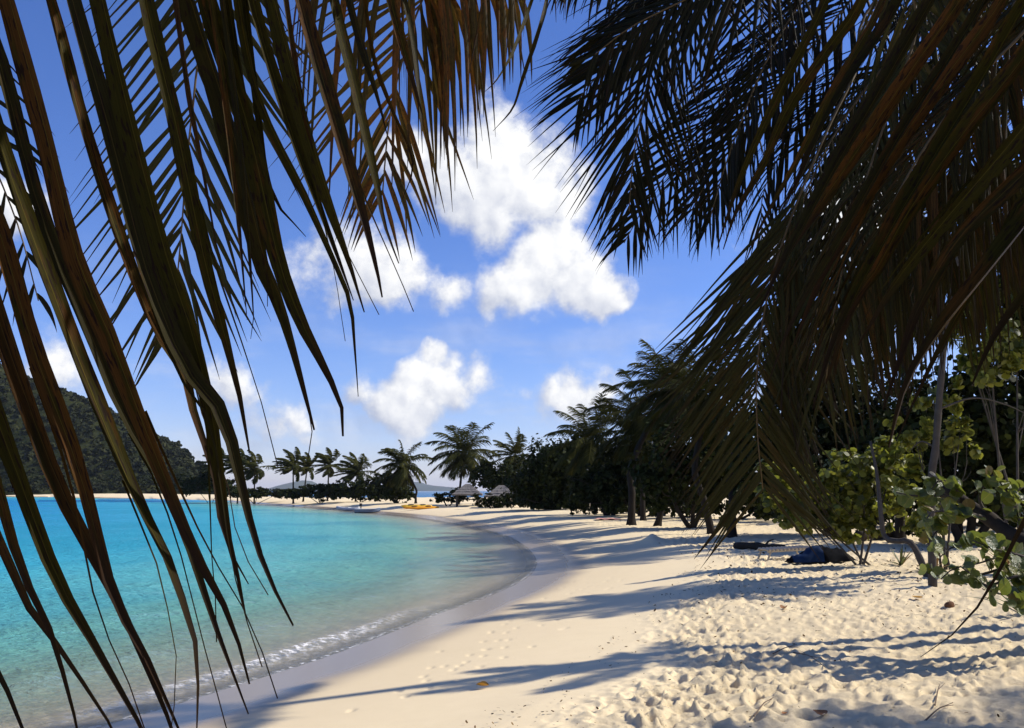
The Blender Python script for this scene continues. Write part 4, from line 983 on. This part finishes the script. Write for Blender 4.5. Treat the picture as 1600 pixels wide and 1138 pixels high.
near_frond(left, [(-500,-300,4.4),(-200,-60,4.5),(-60,160,4.5),(20,330,4.6),(60,470,4.6)], .75, 26, .026, 'blade_green', origin=crownL, seed=4, droop=.6, beta=(25, 60), lift=0, single=False)

# --- right palm
baseR = onground(6.4, 3.0); crownR = baseR + np.array([-1.2, 1.2, 5.6])
right = thing('coconut_palm', 'overhanging palm whose dark drooping fronds fill the upper right', 'palm tree', baseR, 'near palms framing the view')
palm_trunk(right, baseR, crownR, .18, .13, (.3, -.2, 0))
RD = spline(np.vstack([crownR, at(2300, -420, 2.9), at(1900, -140, 2.5), at(1760, -60, 2.35), at(1640, -150, 2.2), at(1480, -150, 2.1), at(1300, -160, 2.0)]), 40)
fD = rachis_part(right, RD, .022, .006)
TD = [
 (26, [(1480,-150),(1405,10),(1340,110),(1290,190),(1245,290),(1215,330)]), (34, [(1590,-150),(1500,0),(1410,130),(1330,250),(1260,350),(1180,470)]),
 (34, [(1640,-150),(1565,0),(1470,130),(1380,260),(1330,350),(1280,440),(1240,540)]), (38, [(1700,-100),(1620,60),(1500,215),(1420,330),(1370,420),(1330,480),(1290,600)]),
 (38, [(1740,-70),(1665,110),(1590,210),(1480,340),(1400,440),(1340,540)]), (34, [(1765,-60),(1690,170),(1600,270),(1500,370),(1440,470),(1410,550),(1380,640)]),
 (20, [(1790,-70),(1705,215),(1600,310),(1560,390),(1510,470),(1460,560),(1400,690)]), (24, [(1400,-155),(1345,0),(1290,80),(1230,170),(1190,260),(1150,330),(1130,390)]),
 (20, [(1340,-158),(1290,0),(1225,130),(1160,270),(1120,390)]), (14, [(1860,-110),(1800,400),(1690,640),(1600,815),(1540,930),(1490,990),(1438,1027)]),
 (30, [(1540,-150),(1450,10),(1370,150),(1300,270),(1230,400),(1180,500)]), (30, [(1670,-120),(1560,80),(1450,260),(1380,380),(1310,520),(1270,640)]),
 (36, [(1810,-80),(1720,180),(1620,330),(1550,420),(1470,520),(1420,600),(1390,700)]), (16, [(1440,-152),(1370,20),(1300,140),(1250,240),(1190,350),(1160,420)]),
 (36, [(1830,-90),(1740,260),(1650,400),(1560,520),(1520,600)]), (22, [(1610,-150),(1520,30),(1400,220),(1310,380),(1240,500),(1200,600)]),
]
for i, (w, pts) in enumerate(TD):
    Ya = np.interp(pts[0][0], [1300, 1480, 1640, 1760, 1900], [2.0, 2.1, 2.2, 2.35, 2.5])
    traced_leaflet(pts, w, Ya, Ya + random.uniform(-.15, .15), M['blade_rust'] if i % 5 == 0 else M['blade_near'], fD, 300 + i)
near_frond(right, [(1190,-230,5.1),(1075,-30,5.0),(1030,60,4.95),(1003,170,4.9),(988,260,4.9),(983,330,4.9)], 1.0, 62, .021, 'blade_green', origin=crownR, seed=11, droop=.12, beta=(35, 72), lift=0)
near_frond(right, [(1258,285,4.5),(1207,430,4.45),(1184,560,4.4),(1183,670,4.4),(1192,765,4.4)], 1.15, 76, .019, 'blade_olive', origin=np.vstack([crownR, at(1450, -60, 4.7), at(1330, 130, 4.6)]), seed=12, droop=.08, beta=(74, 46), taper=True, lift=0)
# fronds further into the crown: their leaflets are too fine to pick apart
for i, (pts, L0, n, mat, dr) in enumerate([
   ([(1300,-200,5.8),(1180,60,5.8),(1085,210,5.7),(1015,310,5.7),(975,380,5.7)], .85, 44, 'blade_green', .5),
   ([(1280,-260,5.2),(1120,-90,5.2),(1030,20,5.2),(950,100,5.2),(900,160,5.2)], .95, 48, 'blade_green', .35),
   ([(1300,-230,4.6),(1100,-110,4.6),(960,-60,4.6),(880,-30,4.6)], .62, 30, 'blade_green', 1.6),
   ([(1500,-200,5.6),(1330,0,5.5),(1220,130,5.5),(1130,240,5.5),(1080,330,5.5)], 1.0, 46, 'blade_green', .5),
   ([(1620,-200,5.0),(1450,20,4.9),(1330,170,4.9),(1260,300,4.8),(1240,400,4.8)], .85, 50, 'blade_olive', .9),
   ([(1750,-100,3.6),(1600,50,3.6),(1480,180,3.6),(1390,330,3.6),(1340,480,3.7)], 1.05, 46, 'blade_rust', .9),
   ([(1500,-180,4.2),(1430,60,4.2),(1360,260,4.2),(1310,450,4.2),(1290,600,4.2)], 1.1, 46, 'blade_olive', .8),
   ([(1700,-120,4.4),(1600,-20,4.4),(1540,120,4.4),(1500,280,4.4),(1480,430,4.4)], 1.1, 46, 'blade_rust', 1.3),
   ([(1850,100,5.0),(1700,150,5.0),(1600,250,5.0),(1540,380,5.0),(1500,500,5.0)], 1.0, 40, 'blade_olive', .9),
   ([(1560,-200,6.2),(1420,20,6.2),(1300,120,6.2),(1200,280,6.2),(1190,380,6.2)], .85, 50, 'blade_green', .7),
   ([(1400,-250,5.0),(1290,-60,5.0),(1200,90,5.0),(1140,240,5.0),(1110,340,5.0)], .85, 50, 'blade_green', .5),
   ([(1600,-250,5.4),(1480,-20,5.4),(1380,160,5.4),(1300,330,5.4),(1240,470,5.4)], 1.0, 50, 'blade_green', .6),
   ([(1750,-100,4.8),(1640,80,4.8),(1540,250,4.8),(1450,400,4.8),(1390,540,4.8)], 1.0, 50, 'blade_olive', .8),
   ([(1800,0,6.0),(1690,150,6.0),(1600,320,6.0),(1530,450,6.0)], 1.1, 46, 'blade_green', .8),
   ([(1350,-200,4.4),(1200,-70,4.4),(1090,-10,4.4),(990,40,4.4),(930,85,4.4)], .75, 46, 'blade_green', .6),
   ([(1400,100,5.2),(1335,260,5.2),(1290,400,5.2),(1275,500,5.2),(1272,590,5.2)], .85, 56, 'blade_green', .3),
   ([(1560,-100,5.6),(1470,80,5.6),(1400,250,5.6),(1350,400,5.6),(1330,560,5.6)], 1.15, 56, 'blade_green', .5)]):
    near_frond(right, pts, L0, int(n*1.3), .023, mat, origin=crownR, seed=20+i, droop=dr, beta=(46, 64), lift=random.uniform(-.1, .1), single=False, up=(0, -1, .25) if i in (0, 1, 2, 3, 14, 15, 16) else (-.8, -.6, .2))

# ------------------------------------------------------------------ sea air
def haze():
    m = bpy.data.materials.new('sea_air'); m.use_nodes = True; t = NT(m.node_tree); out = t.new('ShaderNodeOutputMaterial')
    v = t.new('ShaderNodeVolumePrincipled', {'Color': (.80, .88, 1.0, 1), 'Density': 5.5e-5, 'Anisotropy': .2}); t.l.new(v.outputs[0], out.inputs['Volume'])
    o = MB().box((0, 0, 66), (36000, 36000, 152)).build('haze', m, None); tag(o, 'thin sea haze over the whole bay', 'haze', kind='stuff')
haze()
